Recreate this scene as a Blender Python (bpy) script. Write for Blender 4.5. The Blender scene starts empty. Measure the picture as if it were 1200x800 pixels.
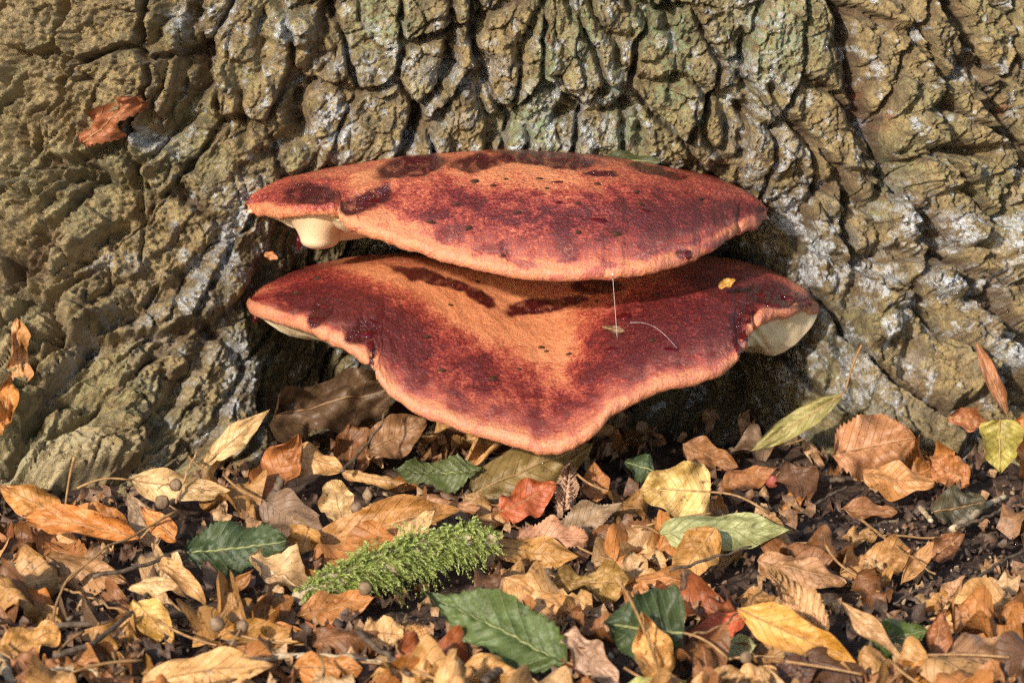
import bpy, math, random
import numpy as np
from mathutils import Vector

random.seed(7)
rng = np.random.default_rng(11)
sc = bpy.context.scene
C = sc.collection

# ------------------------------------------------------------------ camera, sky, sun, exposure
PITCH = math.radians(13.0)
CAM = np.array([0.0, -1.6, 0.417])
FPX = 4267.0                       # focal length in pixels of the 1200 px wide photograph
cam_d = bpy.data.cameras.new('camera')
cam = bpy.data.objects.new('camera', cam_d)
C.objects.link(cam)
cam.location = CAM
cam.rotation_euler = (math.pi / 2 - PITCH, 0, 0)
cam_d.sensor_width = 36
cam_d.lens = FPX / 1200 * 36
cam_d.clip_start = 0.05
cam_d.clip_end = 500
cam_d.dof.use_dof = True
cam_d.dof.focus_distance = 1.50
cam_d.dof.aperture_fstop = 22
sc.camera = cam

SUN_EL = math.radians(22)
SUN_AZ = math.radians(25)          # to the camera's left of straight behind it
w = bpy.data.worlds.new('World')
sc.world = w
w.use_nodes = True
nt = w.node_tree
nt.nodes.clear()
bg = nt.nodes.new('ShaderNodeBackground')
sky = nt.nodes.new('ShaderNodeTexSky')
out = nt.nodes.new('ShaderNodeOutputWorld')
sky.sky_type = 'NISHITA'
sky.sun_disc = False
sky.sun_elevation = SUN_EL
sky.sun_rotation = math.pi + SUN_AZ
bg.inputs['Strength'].default_value = 0.145
nt.links.new(sky.outputs[0], bg.inputs[0])
nt.links.new(bg.outputs[0], out.inputs[0])

sun_d = bpy.data.lights.new('sun', 'SUN')
sun_d.energy = 3.9
sun_d.angle = math.radians(2.0)
sun_d.color = (1.0, 0.93, 0.82)
sun = bpy.data.objects.new('sun', sun_d)
C.objects.link(sun)
to_sun = Vector((-math.sin(SUN_AZ) * math.cos(SUN_EL), -math.cos(SUN_AZ) * math.cos(SUN_EL), math.sin(SUN_EL)))
sun.rotation_euler = to_sun.to_track_quat('Z', 'Y').to_euler()
sun.location = (-1, -2, 3)
sc.cycles.use_denoising = False
sc.cycles.filter_width = 1.3
sc.cycles.diffuse_bounces = 3
sc.cycles.sample_clamp_indirect = 2.0
sc.view_settings.view_transform = 'Standard'
sc.view_settings.look = 'None'
sc.view_settings.exposure = 0.76
sc.view_settings.gamma = 1.0
sc.view_settings.use_curve_mapping = False

# ------------------------------------------------------------------ photograph pixel <-> place
RIGHT = np.array([1.0, 0, 0])
FWD = np.array([0, math.cos(PITCH), -math.sin(PITCH)])
UP = np.array([0, math.sin(PITCH), math.cos(PITCH)])


def ray(px, py):
    return FWD + RIGHT * ((px - 600) / FPX) + UP * ((400 - py) / FPX)


def P(px, py, Y):
    d = ray(px, py)
    return CAM + d * ((Y - CAM[1]) / d[1])


def G(px, py, z=0.0):
    d = ray(px, py)
    return CAM + d * ((z - CAM[2]) / d[2])


def proj(v):
    r = v - CAM
    f = r @ FWD
    f = np.where(f < 0.05, 0.05, f)
    return 600 + FPX * (r @ RIGHT) / f, 400 - FPX * (r @ UP) / f


# ------------------------------------------------------------------ noise
def _hash(ix, iy, seed):
    h = (ix.astype(np.int64) * 374761393 + iy.astype(np.int64) * 668265263 + seed * 974711) & 0xFFFFFFFF
    h = ((h ^ (h >> 13)) * 1274126177) & 0xFFFFFFFF
    h = ((h ^ (h >> 16)) * 2246822519) & 0xFFFFFFFF
    return (h ^ (h >> 15)) & 0xFFFFFFFF


def rnd(ix, iy, seed):
    return _hash(ix, iy, seed) / 4294967295.0


def pn(x, y, seed=0):
    x = np.asarray(x, float); y = np.asarray(y, float)
    ix = np.floor(x); iy = np.floor(y)
    fx = x - ix; fy = y - iy
    ux = fx * fx * fx * (fx * (fx * 6 - 15) + 10)
    uy = fy * fy * fy * (fy * (fy * 6 - 15) + 10)

    def g(ox, oy):
        a = rnd(ix + ox, iy + oy, seed) * 6.2831853
        return np.cos(a) * (fx - ox) + np.sin(a) * (fy - oy)
    a = g(0, 0); b = g(1, 0); c = g(0, 1); d = g(1, 1)
    return 1.5 * (a + (b - a) * ux + (c + (d - c) * ux - a - (b - a) * ux) * uy)


def fbm(x, y, seed=0, o=4, g=0.5):
    s = 0; amp = 1; f = 1
    for k in range(o):
        s = s + amp * pn(x * f + 17.3 * k, y * f - 9.1 * k, seed + k)
        amp *= g; f *= 2.03
    return s


def vor(x, y, seed, jit=0.9):
    ix = np.floor(x); iy = np.floor(y)
    f1 = np.full(x.shape, 9.0); f2 = np.full(x.shape, 9.0)
    cx = np.zeros_like(x); cy = np.zeros_like(x); cid = np.zeros(x.shape, np.int64)
    for ox in (-1, 0, 1):
        for oy in (-1, 0, 1):
            jx = ix + ox; jy = iy + oy
            qx = jx + 0.5 + jit * (rnd(jx, jy, seed) - 0.5)
            qy = jy + 0.5 + jit * (rnd(jx, jy, seed + 1) - 0.5)
            d = np.hypot(qx - x, qy - y)
            closer = d < f1
            f2 = np.where(closer, f1, np.minimum(f2, d))
            cx = np.where(closer, qx, cx); cy = np.where(closer, qy, cy)
            cid = np.where(closer, _hash(jx, jy, seed + 2), cid)
            f1 = np.where(closer, d, f1)
    return f1, f2, cid, cx, cy


def sst(a, b, x):
    t = np.clip((x - a) / (b - a), 0, 1)
    return t * t * (3 - 2 * t)


# ------------------------------------------------------------------ mesh helpers
def raw_mesh(name, v, faces, smooth=True):
    """faces: (n,4) or (n,3) int array"""
    me = bpy.data.meshes.new(name)
    v = np.ascontiguousarray(v, np.float32); faces = np.ascontiguousarray(faces, np.int32)
    n, k = faces.shape
    me.vertices.add(len(v)); me.vertices.foreach_set('co', v.ravel())
    me.loops.add(n * k); me.loops.foreach_set('vertex_index', faces.ravel())
    me.polygons.add(n)
    me.polygons.foreach_set('loop_start', np.arange(n, dtype=np.int32) * k)
    me.update(calc_edges=True)
    if smooth:
        me.polygons.foreach_set('use_smooth', np.ones(n, dtype=bool))
    return me


def set_col(me, name, arr):
    a = me.attributes.new(name, 'FLOAT_COLOR', 'POINT')
    a.data.foreach_set('color', np.ascontiguousarray(arr, np.float32).ravel())


def grid_faces(nr, nc):
    i = np.arange(nr - 1)[:, None] * nc + np.arange(nc - 1)[None, :]
    return np.stack([i, i + 1, i + nc + 1, i + nc], -1).reshape(-1, 4)


def obj(name, me, mat=None, parent=None, loc=None):
    o = bpy.data.objects.new(name, me)
    C.objects.link(o)
    if mat and me is not None and not me.materials:
        me.materials.append(mat)
    if parent is not None:
        o.parent = parent
    if loc is not None:
        o.location = loc
    return o


def thing(name, label, cat, loc=(0, 0, 0), group=None):
    o = bpy.data.objects.new(name, None)
    o.empty_display_size = 0.01
    C.objects.link(o)
    o.location = loc
    o['label'] = label; o['category'] = cat
    if group:
        o['group'] = group
    return o


def tube(pts, rad, ns=7, seed=0, rough=0.0):
    """tapered tube along pts (n,3) with radii (n,), closed by a collapsed ring"""
    pts = np.asarray(pts, float); n = len(pts); rad = np.broadcast_to(np.asarray(rad, float), (n,)).copy()
    T = np.gradient(pts, axis=0)
    T /= np.linalg.norm(T, axis=1)[:, None] + 1e-12
    ref = np.array([0, 0, 1.0]) if abs(T[:, 2]).mean() < 0.8 else np.array([1.0, 0, 0])
    A = np.cross(T, ref); A /= np.linalg.norm(A, axis=1)[:, None] + 1e-12
    B = np.cross(T, A)
    th = np.linspace(0, 2 * math.pi, ns, endpoint=False)
    R = rad[:, None] * (1 + rough * pn(np.arange(n)[:, None] * 0.7 + seed * 3.1, th[None, :] * 1.3 + 0 * rad[:, None], seed + 5))
    ring = pts[:, None, :] + R[..., None] * (np.cos(th)[None, :, None] * A[:, None, :] + np.sin(th)[None, :, None] * B[:, None, :])
    v = np.concatenate([np.repeat(pts[:1], ns, 0)[None], ring, np.repeat(pts[-1:], ns, 0)[None]], 0)
    nr = n + 2
    i = np.arange(nr - 1)[:, None] * ns
    j = np.arange(ns)[None, :]; j2 = (j + 1) % ns
    f = np.stack([i + j, i + j2, i + ns + j2, i + ns + j], -1).reshape(-1, 4)
    return v.reshape(-1, 3), f


def spline(pts, n):
    """Catmull-Rom through control points (k,d), evenly in index"""
    p = np.asarray(pts, float)
    p = np.vstack([2 * p[0] - p[1], p, 2 * p[-1] - p[-2]])
    k = len(p) - 3
    t = np.linspace(0, k, n); i = np.minimum(t.astype(int), k - 1); f = (t - i)[:, None]
    a, b, c, d = p[i], p[i + 1], p[i + 2], p[i + 3]
    return 0.5 * (2 * b + (c - a) * f + (2 * a - 5 * b + 4 * c - d) * f ** 2 + (3 * b - a - 3 * c + d) * f ** 3)


# ------------------------------------------------------------------ materials
class NT:
    def __init__(self, name):
        self.m = bpy.data.materials.new(name); self.m.use_nodes = True
        self.t = self.m.node_tree; self.t.nodes.clear()
        self.o = self.n('OutputMaterial')
        self.b = self.n('BsdfPrincipled')
        self.l(self.b.outputs[0], self.o.inputs[0])

    def n(self, kind, **kw):
        x = self.t.nodes.new('ShaderNode' + kind)
        for k, v in kw.items():
            setattr(x, k, v)
        return x

    def l(self, a, b):
        self.t.links.new(a, b)

    def put(self, sock, v):
        if hasattr(v, 'is_linked') or hasattr(v, 'links'):
            self.l(v, sock)
        else:
            sock.default_value = v

    def math(self, op, a, b=0.0, c=None, clamp=False):
        x = self.n('Math', operation=op, use_clamp=clamp)
        self.put(x.inputs[0], a); self.put(x.inputs[1], b)
        if c is not None:
            self.put(x.inputs[2], c)
        return x.outputs[0]

    def mix(self, fac, a, b, mode='MIX'):
        x = self.n('Mix', data_type='RGBA', blend_type=mode)
        self.put(x.inputs[0], fac)
        self.put(x.inputs[6], a if not isinstance(a, tuple) else (*a, 1)[:4])
        self.put(x.inputs[7], b if not isinstance(b, tuple) else (*b, 1)[:4])
        return x.outputs[2]

    def noise(self, vec, scale, detail=4, rough=0.55, dist=0.0):
        x = self.n('TexNoise')
        if vec is not None:
            self.l(vec, x.inputs['Vector'])
        x.inputs['Scale'].default_value = scale; x.inputs['Detail'].default_value = detail
        x.inputs['Roughness'].default_value = rough; x.inputs['Distortion'].default_value = dist
        return x.outputs[0]

    def ramp(self, fac, a, b):
        x = self.n('MapRange', interpolation_type='SMOOTHSTEP')
        self.put(x.inputs[0], fac); x.inputs[1].default_value = a; x.inputs[2].default_value = b
        return x.outputs[0]

    def bump(self, h, strength, dist, normal=None):
        x = self.n('Bump')
        x.inputs['Strength'].default_value = strength; x.inputs['Distance'].default_value = dist
        self.l(h, x.inputs['Height'])
        if normal is not None:
            self.l(normal, x.inputs['Normal'])
        return x.outputs[0]


def bark_material():
    k = NT('bark'); b = k.b
    pos = k.n('TexCoord').outputs['Object']
    at = k.n('Attribute', attribute_name='mask')
    sep = k.n('SeparateColor'); k.l(at.outputs['Color'], sep.inputs[0])
    slime_glint, lich, wet = sep.outputs
    at2 = k.n('Attribute', attribute_name='tone')
    sep2 = k.n('SeparateColor'); k.l(at2.outputs['Color'], sep2.inputs[0])
    crust, pale, red = sep2.outputs
    n1 = k.noise(pos, 22, 5, 0.6); n2 = k.noise(pos, 130, 5, 0.65); n3 = k.noise(pos, 700, 3, 0.6)
    c = k.mix(k.ramp(n1, 0.38, 0.62), (0.235, 0.155, 0.060), (0.175, 0.127, 0.056))
    c = k.mix(k.ramp(n2, 0.40, 0.68), c, (0.33, 0.235, 0.10))
    c = k.mix(k.math('MULTIPLY', k.ramp(n2, 0.55, 0.36), 0.6), c, (0.085, 0.062, 0.032))
    c = k.mix(k.math('MULTIPLY', k.ramp(n3, 0.5, 0.72), 0.45), c, (0.38, 0.30, 0.15))
    c = k.mix(k.math('MULTIPLY', k.ramp(n3, 0.48, 0.3), 0.5), c, (0.06, 0.042, 0.022))
    c = k.mix(k.math('SUBTRACT', 1.0, crust), c, (0.095, 0.052, 0.026))
    c = k.mix(k.math('MULTIPLY', pale, 0.75), c, (0.47, 0.365, 0.20))
    gr = k.math('MULTIPLY', lich, k.ramp(k.noise(pos, 260, 4, 0.7), 0.42, 0.58))
    c = k.mix(gr, c, (0.20, 0.245, 0.125))
    c = k.mix(red, c, (0.24, 0.075, 0.032))
    c = k.mix(k.math('MULTIPLY', wet, 0.92), c, (0.018, 0.013, 0.008))  # near-black tint: damp bark, with recess shade painted into the colour
    sl_n = k.noise(pos, 330, 5, 0.7)
    film = k.math('MULTIPLY', slime_glint, k.ramp(sl_n, 0.40, 0.54))
    c = k.mix(k.math('MULTIPLY', film, 0.8), c, (0.56, 0.58, 0.61))  # pale blue-grey paints the glint of the slimy film into the colour
    k.l(c, b.inputs['Base Color'])
    gl = k.math('MAXIMUM', slime_glint, k.math('MULTIPLY', wet, 0.5))
    r = k.n('MapRange'); k.l(gl, r.inputs[0]); r.inputs[3].default_value = 0.78; r.inputs[4].default_value = 0.22
    k.l(r.outputs[0], b.inputs['Roughness'])
    k.l(film, b.inputs['Coat Weight'])
    b.inputs['Coat Roughness'].default_value = 0.10
    h = k.math('ADD', k.math('MULTIPLY', k.noise(pos, 420, 6, 0.7), 0.7), k.math('MULTIPLY', n3, 0.3))
    nb = k.bump(h, 1.0, 0.0030)
    k.l(nb, b.inputs['Normal'])
    k.l(k.bump(k.noise(pos, 500, 3, 0.6), 0.8, 0.0016, nb), b.inputs['Coat Normal'])
    return k.m


def cap_material():
    k = NT('fungus_cap_skin'); b = k.b
    pos = k.n('TexCoord').outputs['Object']
    at = k.n('Attribute', attribute_name='mask')
    sep = k.n('SeparateColor'); k.l(at.outputs['Color'], sep.inputs[0])
    pig, wet, rim = sep.outputs
    g1 = k.noise(pos, 820, 4, 0.7); g2 = k.noise(pos, 190, 5, 0.65); g3 = k.noise(pos, 60, 3, 0.5)
    p = k.math('ADD', pig, k.math('MULTIPLY', k.math('SUBTRACT', g1, 0.5), 1.9))
    p = k.math('ADD', p, k.math('MULTIPLY', k.math('SUBTRACT', g2, 0.5), 0.55), clamp=True)
    rp = k.n('ValToRGB'); k.l(p, rp.inputs[0])
    e = rp.color_ramp.elements
    e[0].position = 0.05; e[0].color = (0.60, 0.225, 0.098, 1)
    e[1].position = 1.0; e[1].color = (0.075, 0.007, 0.008, 1)
    for q, col in ((0.3, (0.47, 0.13, 0.06, 1)), (0.52, (0.34, 0.058, 0.036, 1)), (0.75, (0.185, 0.018, 0.016, 1))):
        x = e.new(q); x.color = col
    c = k.mix(k.math('MULTIPLY', rim, k.ramp(g1, 0.38, 0.6)), rp.outputs[0], (0.56, 0.205, 0.15))
    c = k.mix(wet, c, (0.055, 0.003, 0.005))
    k.l(c, b.inputs['Base Color'])
    rr = k.n('MapRange'); k.l(wet, rr.inputs[0]); rr.inputs[3].default_value = 0.38; rr.inputs[4].default_value = 0.14
    k.l(rr.outputs[0], b.inputs['Roughness'])
    b.inputs['Specular IOR Level'].default_value = 0.5
    k.l(k.math('ADD', k.math('MULTIPLY_ADD', k.ramp(pig, 0.2, 0.7), 0.35, 0.15), k.math('MULTIPLY', wet, 0.6), clamp=True), b.inputs['Coat Weight'])
    b.inputs['Coat Roughness'].default_value = 0.16
    hf = k.math('ADD', g1, k.math('MULTIPLY', g2, 0.8))
    st = k.bump(hf, 0.9, 0.0012)
    k.l(st, b.inputs['Normal']); k.l(k.bump(k.math('ADD', g2, k.math('MULTIPLY', g1, 0.25)), 0.9, 0.0012), b.inputs['Coat Normal'])
    b.inputs['Subsurface Weight'].default_value = 0.12
    b.inputs['Subsurface Radius'].default_value = (0.006, 0.002, 0.001)
    b.inputs['Subsurface Scale'].default_value = 1.0
    return k.m


def pore_material():
    k = NT('fungus_pores'); b = k.b
    pos = k.n('TexCoord').outputs['Object']
    n = k.noise(pos, 45, 4, 0.5); n2 = k.noise(pos, 1300, 2, 0.5)
    c = k.mix(k.ramp(n, 0.35, 0.7), (0.76, 0.62, 0.40), (0.66, 0.47, 0.28))
    at = k.n('Attribute', attribute_name='mask')
    sep = k.n('SeparateColor'); k.l(at.outputs['Color'], sep.inputs[0])
    c = k.mix(sep.outputs[0], c, (0.60, 0.26, 0.11))
    c = k.mix(sep.outputs[1], c, (0.10, 0.006, 0.007))
    k.l(c, b.inputs['Base Color']); b.inputs['Roughness'].default_value = 0.6
    k.l(k.bump(n2, 0.4, 0.0005), b.inputs['Normal'])
    return k.m


def leaf_material(name, green=False):
    k = NT(name); b = k.b
    oi = k.n('ObjectInfo')
    tc = k.n('TexCoord')
    off = k.n('CombineXYZ')
    for i in range(3):
        k.l(k.math('MULTIPLY', oi.outputs['Random'], (37.0, 53.0, 71.0)[i]), off.inputs[i])
    va = k.n('VectorMath', operation='ADD'); k.l(tc.outputs['Object'], va.inputs[0]); k.l(off.outputs[0], va.inputs[1])
    pos = va.outputs[0]
    uv = k.n('UVMap'); su = k.n('SeparateXYZ'); k.l(uv.outputs[0], su.inputs[0])
    a = su.outputs[0]
    bb = k.math('ABSOLUTE', k.math('SUBTRACT', k.math('MULTIPLY', su.outputs[1], 2.0), 1.0))
    vein_q = k.math('SUBTRACT', k.math('MULTIPLY', a, 10.0), k.math('MULTIPLY', bb, 2.2))
    fr = k.math('ABSOLUTE', k.math('SUBTRACT', k.math('FRACT', k.math('ADD', vein_q, 20.0)), 0.5))
    side = k.ramp(fr, 0.10 if green else 0.075, 0.0)
    mid = k.ramp(bb, 0.055, 0.02)
    vein = k.math('MAXIMUM', side, mid)
    n1 = k.noise(pos, 60, 4, 0.6); n2 = k.noise(pos, 260, 4, 0.65); n3 = k.noise(pos, 900, 3, 0.6)
    base = oi.outputs['Color']
    hs = k.n('HueSaturation'); k.l(base, hs.inputs['Color']); hs.inputs['Value'].default_value = 0.42 if not green else 0.55; hs.inputs['Saturation'].default_value = 1.12
    hl = k.n('HueSaturation'); k.l(base, hl.inputs['Color']); hl.inputs['Value'].default_value = 1.35; hl.inputs['Saturation'].default_value = 0.9
    c = k.mix(k.math('MULTIPLY', k.ramp(n1, 0.58, 0.34), 0.85), base, hs.outputs[0])
    c = k.mix(k.math('MULTIPLY', k.ramp(n2, 0.5, 0.68), 0.5), c, hl.outputs[0])
    sp = k.math('MULTIPLY', k.ramp(n2, 0.40, 0.30), 0.75 if not green else 0.7)
    c = k.mix(sp, c, (0.06, 0.03, 0.014))
    sp2 = k.math('MULTIPLY', k.ramp(n3, 0.37, 0.31), 0.8 if not green else 0.3)
    c = k.mix(sp2, c, (0.045, 0.024, 0.012))
    if green:
        c = k.mix(k.math('MULTIPLY', vein, 0.55), c, (0.17, 0.20, 0.085))
        c = k.mix(k.math('MULTIPLY', mid, 0.5), c, (0.32, 0.30, 0.10))
    else:
        c = k.mix(k.math('MULTIPLY', side, 0.28), c, hs.outputs[0])
        c = k.mix(k.math('MULTIPLY', mid, 0.45), c, hl.outputs[0])
    k.l(c, b.inputs['Base Color'])
    b.inputs['Roughness'].default_value = 0.5
    b.inputs['Specular IOR Level'].default_value = 0.45
    h = k.math('ADD', k.math('MULTIPLY', vein, -0.6), k.math('ADD', k.math('MULTIPLY', n2, 0.9), k.math('MULTIPLY', n3, 0.25)))
    nb = k.bump(h, 0.55, 0.0011)
    k.l(nb, b.inputs['Normal'])
    tr = k.n('BsdfTranslucent'); k.l(c, tr.inputs[0]); k.l(nb, tr.inputs['Normal'])
    mx = k.n('MixShader'); mx.inputs[0].default_value = 0.22
    k.l(b.outputs[0], mx.inputs[1]); k.l(tr.outputs[0], mx.inputs[2]); k.l(mx.outputs[0], k.o.inputs[0])
    return k.m


def simple(name, c1, c2, scale=200, rough=0.7, bump=0.5, dist=0.0006, spec=0.4, obcol=False):
    k = NT(name); b = k.b
    pos = k.n('TexCoord').outputs['Object']
    n = k.noise(pos, scale, 5, 0.65)
    c = k.mix(k.ramp(n, 0.33, 0.67), c1, c2)
    if obcol:
        oi = k.n('ObjectInfo'); c = k.mix(0.75, c, oi.outputs['Color'], 'MULTIPLY')
    k.l(c, b.inputs['Base Color']); b.inputs['Roughness'].default_value = rough
    b.inputs['Specular IOR Level'].default_value = spec
    k.l(k.bump(n, bump, dist), b.inputs['Normal'])
    return k.m


def varied(name, stops, rough=0.75, scale=150):
    """colour per vertex from a random attribute along a ramp: crumbs, moss"""
    k = NT(name); b = k.b
    pos = k.n('TexCoord').outputs['Object']
    at = k.n('Attribute', attribute_name='mask')
    sep = k.n('SeparateColor'); k.l(at.outputs['Color'], sep.inputs[0])
    rp = k.n('ValToRGB'); k.l(sep.outputs[0], rp.inputs[0])
    e = rp.color_ramp.elements
    e[0].position = stops[0][0]; e[0].color = (*stops[0][1], 1)
    e[1].position = stops[-1][0]; e[1].color = (*stops[-1][1], 1)
    for q, col in stops[1:-1]:
        x = e.new(q); x.color = (*col, 1)
    n = k.noise(pos, scale * 4, 3, 0.6)
    c = k.mix(k.math('MULTIPLY', k.ramp(n, 0.6, 0.35), 0.5), rp.outputs[0], (0.03, 0.018, 0.01))
    k.l(c, b.inputs['Base Color']); b.inputs['Roughness'].default_value = rough
    k.l(k.bump(n, 0.6, 0.0008), b.inputs['Normal'])
    return k


M_BARK = bark_material()
M_CAP = cap_material()
M_PORE = pore_material()
M_LEAF = leaf_material('dry_leaf')
M_GREEN = leaf_material('green_leaf', True)
M_STALK = simple('leaf_stalk', (0.34, 0.19, 0.07), (0.20, 0.10, 0.04), 300, 0.6, 0.4, 0.0003)
M_RIB = simple('green_leaf_rib', (0.30, 0.30, 0.12), (0.20, 0.20, 0.08), 300, 0.6, 0.3, 0.0003)
M_TWIG = simple('twig_bark', (0.15, 0.10, 0.06), (0.055, 0.035, 0.022), 260, 0.7, 0.8, 0.0008, obcol=False)
M_PALEWOOD = simple('pale_wood', (0.52, 0.40, 0.25), (0.26, 0.17, 0.09), 240, 0.75, 0.8, 0.0008)
M_NUT = simple('nutlet_shell', (0.21, 0.135, 0.075), (0.12, 0.07, 0.035), 500, 0.65, 0.5, 0.0003)
M_BERRY = simple('red_nutlet_shell', (0.30, 0.075, 0.045), (0.2, 0.04, 0.03), 500, 0.5, 0.3, 0.0003)
M_SOIL = simple('soil', (0.085, 0.048, 0.030), (0.030, 0.017, 0.011), 160, 0.85, 1.0, 0.003, 0.3)
M_DROP = simple('red_juice', (0.085, 0.004, 0.006), (0.045, 0.002, 0.003), 90, 0.07, 0.25, 0.0008, 0.6)
M_SILK = simple('silk', (0.75, 0.73, 0.68), (0.65, 0.62, 0.58), 100, 0.35, 0.0, 0.0003, 0.6)
M_CRUMB = simple('bark_crumb', (0.07, 0.035, 0.018), (0.03, 0.015, 0.009), 400, 0.95, 0.7, 0.0006, 0.1)

# ------------------------------------------------------------------ ground
GLX = [-200, 0, 60, 130, 215, 290, 330, 400, 480, 600, 880, 1000, 1100, 1200, 1400]
GLY = [560, 560, 582, 588, 565, 535, 495, 470, 465, 470, 495, 515, 520, 500, 500]


def ground_h(x, y):
    r = np.hypot(x, y + 0.3)
    near = 1 - sst(0.8, 2.5, r)
    h = 0.0035 * fbm(x * 18, y * 18, 3, 3) + 0.0022 * fbm(x * 75, y * 75, 5, 4) * near
    f1, f2, cid, cx, cy = vor(x * 130, y * 130, 8)
    h = h + near * 0.0018 * (cid % 97) / 97.0 * sst(0.55, 0.2, f1)
    h = h + 0.05 * sst(3, 12, r) * fbm(x * 0.3, y * 0.3, 9, 3)
    return h - 0.002


def spaced(lo, hi, step, far, growth):
    core = list(np.arange(lo, hi, step)); s = step; q = hi; a = []
    while q < far:
        a.append(q); s *= growth; q += s
    s = step; q = lo - step; b = []
    while q > -far:
        b.append(q); s *= growth; q -= s
    return np.array(b[::-1] + core + a)


gx = spaced(-0.30, 0.30, 0.0022, 70, 1.16); gy = spaced(-0.48, 0.08, 0.0025, 70, 1.16)
XX, YY = np.meshgrid(gx, gy)
gv = np.stack([XX, YY, ground_h(XX, YY)], -1).reshape(-1, 3)
go = obj('ground', raw_mesh('ground', gv, grid_faces(len(gy), len(gx))), M_SOIL)
go['kind'] = 'structure'

# ------------------------------------------------------------------ oak trunk: macro shape with root flare, fissured bark as relief
R0 = 0.45


def axis_pts(lo, hi, step, far_lo, far_hi, g):
    core = list(np.arange(lo, hi, step)); a = []; b = []
    s = step; q = hi
    while q < far_hi:
        a.append(q); s = min(s * g, 0.03); q += s
    a.append(far_hi); s = step; q = lo - step
    while q > far_lo:
        b.append(q); s = min(s * g, 0.03); q -= s
    b.append(far_lo)
    return np.array(b[::-1] + core + a)


ua = axis_pts(-0.275, 0.275, 0.00058, -math.pi * R0, math.pi * R0, 1.12)
za = axis_pts(-0.012, 0.262, 0.00058, -0.06, 2.4, 1.12)
U, Z = np.meshgrid(ua, za)
PHI = U / R0
FL = np.exp(-np.maximum(Z, -0.03) / 0.075)


def lobe(c, wd):
    return np.exp(-((PHI - math.radians(c)) / math.radians(wd)) ** 2)


A = 0.105 * np.where(PHI < math.radians(-27), lobe(-27, 34), lobe(-27, 13)) + 0.050 * lobe(24, 10) + 0.03 * lobe(40, 8) - 0.035 * lobe(2, 9) \
    + 0.06 * lobe(80, 20) + 0.06 * lobe(-85, 22) + 0.07 * lobe(150, 25) + 0.06 * lobe(-150, 20)
RR = R0 + 0.028 * np.where(PHI < math.radians(-34), lobe(-34, 40), lobe(-34, 16)) + 0.007 * np.where(PHI > math.radians(34), lobe(34, 40), lobe(34, 16)) + A * FL + 0.012 * np.exp(-Z / 0.25)
RR = RR + 0.008 * pn(PHI * 2.6 + 4, Z * 3.1, 31) * (1 - 0.3 * FL)
BX = RR * np.sin(PHI); BY = R0 - RR * np.cos(PHI)
base = np.stack([BX, BY, Z], -1)
du = np.gradient(base, axis=1); dz = np.gradient(base, axis=0)
NRM = np.cross(du, dz); NRM /= np.linalg.norm(NRM, axis=-1)[..., None] + 1e-12
PX, PY = proj(base.reshape(-1, 3)); PX = PX.reshape(U.shape); PY = PY.reshape(U.shape)

fl = 1 + 0.95 * np.exp(-np.maximum(Z, 0) / 0.075)
uu = U / fl * 1.25
uu = uu + 0.0032 * fbm(U * 34, Z * 26, 41, 4)
zz = Z / fl ** 0.8 * 1.15 + 0.0045 * fbm(U * 34, Z * 26, 45, 4)
f1, f2, cid, cx, cy = vor(uu / 0.030, zz / 0.056, 50, 0.95)
e1 = (f2 - f1) + 0.05 * fbm(U * 160, Z * 130, 57, 3)
plate = sst(0.02, 0.13, e1)
ca = (cid % 1009) / 1009.0; cb = (cid % 787) / 787.0; cc = (cid % 613) / 613.0
H = 0.0085 * plate + 0.0085 * (ca - 0.5) * plate
H = H + plate * (0.007 * (cb - 0.5) * (uu / 0.030 - cx) - 0.0050 * (cc + 0.1) * (zz / 0.056 - cy))
# long furrows following the flow of the trunk
fur = pn(uu / 0.055 + 3.3, zz / 0.30, 61) + 0.22 * pn(uu / 0.015, zz / 0.03, 63)
H = H - 0.011 * np.exp(-(fur / 0.055) ** 2)
# smaller scales of the plates
u2 = uu * fl ** 0.7 / 1.15; z2 = zz * fl ** 0.6 / 1.1
f1b, f2b, cidb, cxb, cyb = vor(u2 / 0.0105 + 0.5 * pn(U * 90, Z * 60, 66), z2 / 0.0165, 70, 0.95)
eb = f2b - f1b
H = H + 0.0026 * sst(0.0, 0.13, eb) * (0.4 + plate * 0.6) + 0.0052 * ((cidb % 499) / 499.0 - 0.5) * sst(0.0, 0.12, eb)
H = H - 0.0019 * ((cidb % 331) / 331.0) * (z2 / 0.0165 - cyb) * sst(0, 0.12, eb)
f1c, f2c, cidc, cxc, cyc = vor(u2 / 0.0040 + pn(U * 200, Z * 160, 76), z2 / 0.0046 + pn(U * 210, Z * 190, 77), 78, 0.95)
H = H + 0.0019 * ((cidc % 251) / 251.0 - 0.4) * sst(0.0, 0.14, f2c - f1c)
# flaky steps and grain
tq = fbm(u2 * 75, z2 * 48, 81, 3) * 3.2
H = H + 0.0009 * (np.floor(tq) + sst(0.42, 0.58, tq - np.floor(tq)))
H = H + 0.0019 * fbm(u2 * 170, z2 * 150, 85, 4, 0.68) + 0.0010 * fbm(U * 700, Z * 620, 89, 2)


def poly_dist(pts):
    d = np.full(PX.shape, 1e9)
    for (x0, y0), (x1, y1) in zip(pts[:-1], pts[1:]):
        vx, vy = x1 - x0, y1 - y0
        t = np.clip(((PX - x0) * vx + (PY - y0) * vy) / (vx * vx + vy * vy), 0, 1)
        d = np.minimum(d, np.hypot(PX - x0 - t * vx, PY - y0 - t * vy))
    return d


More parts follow.
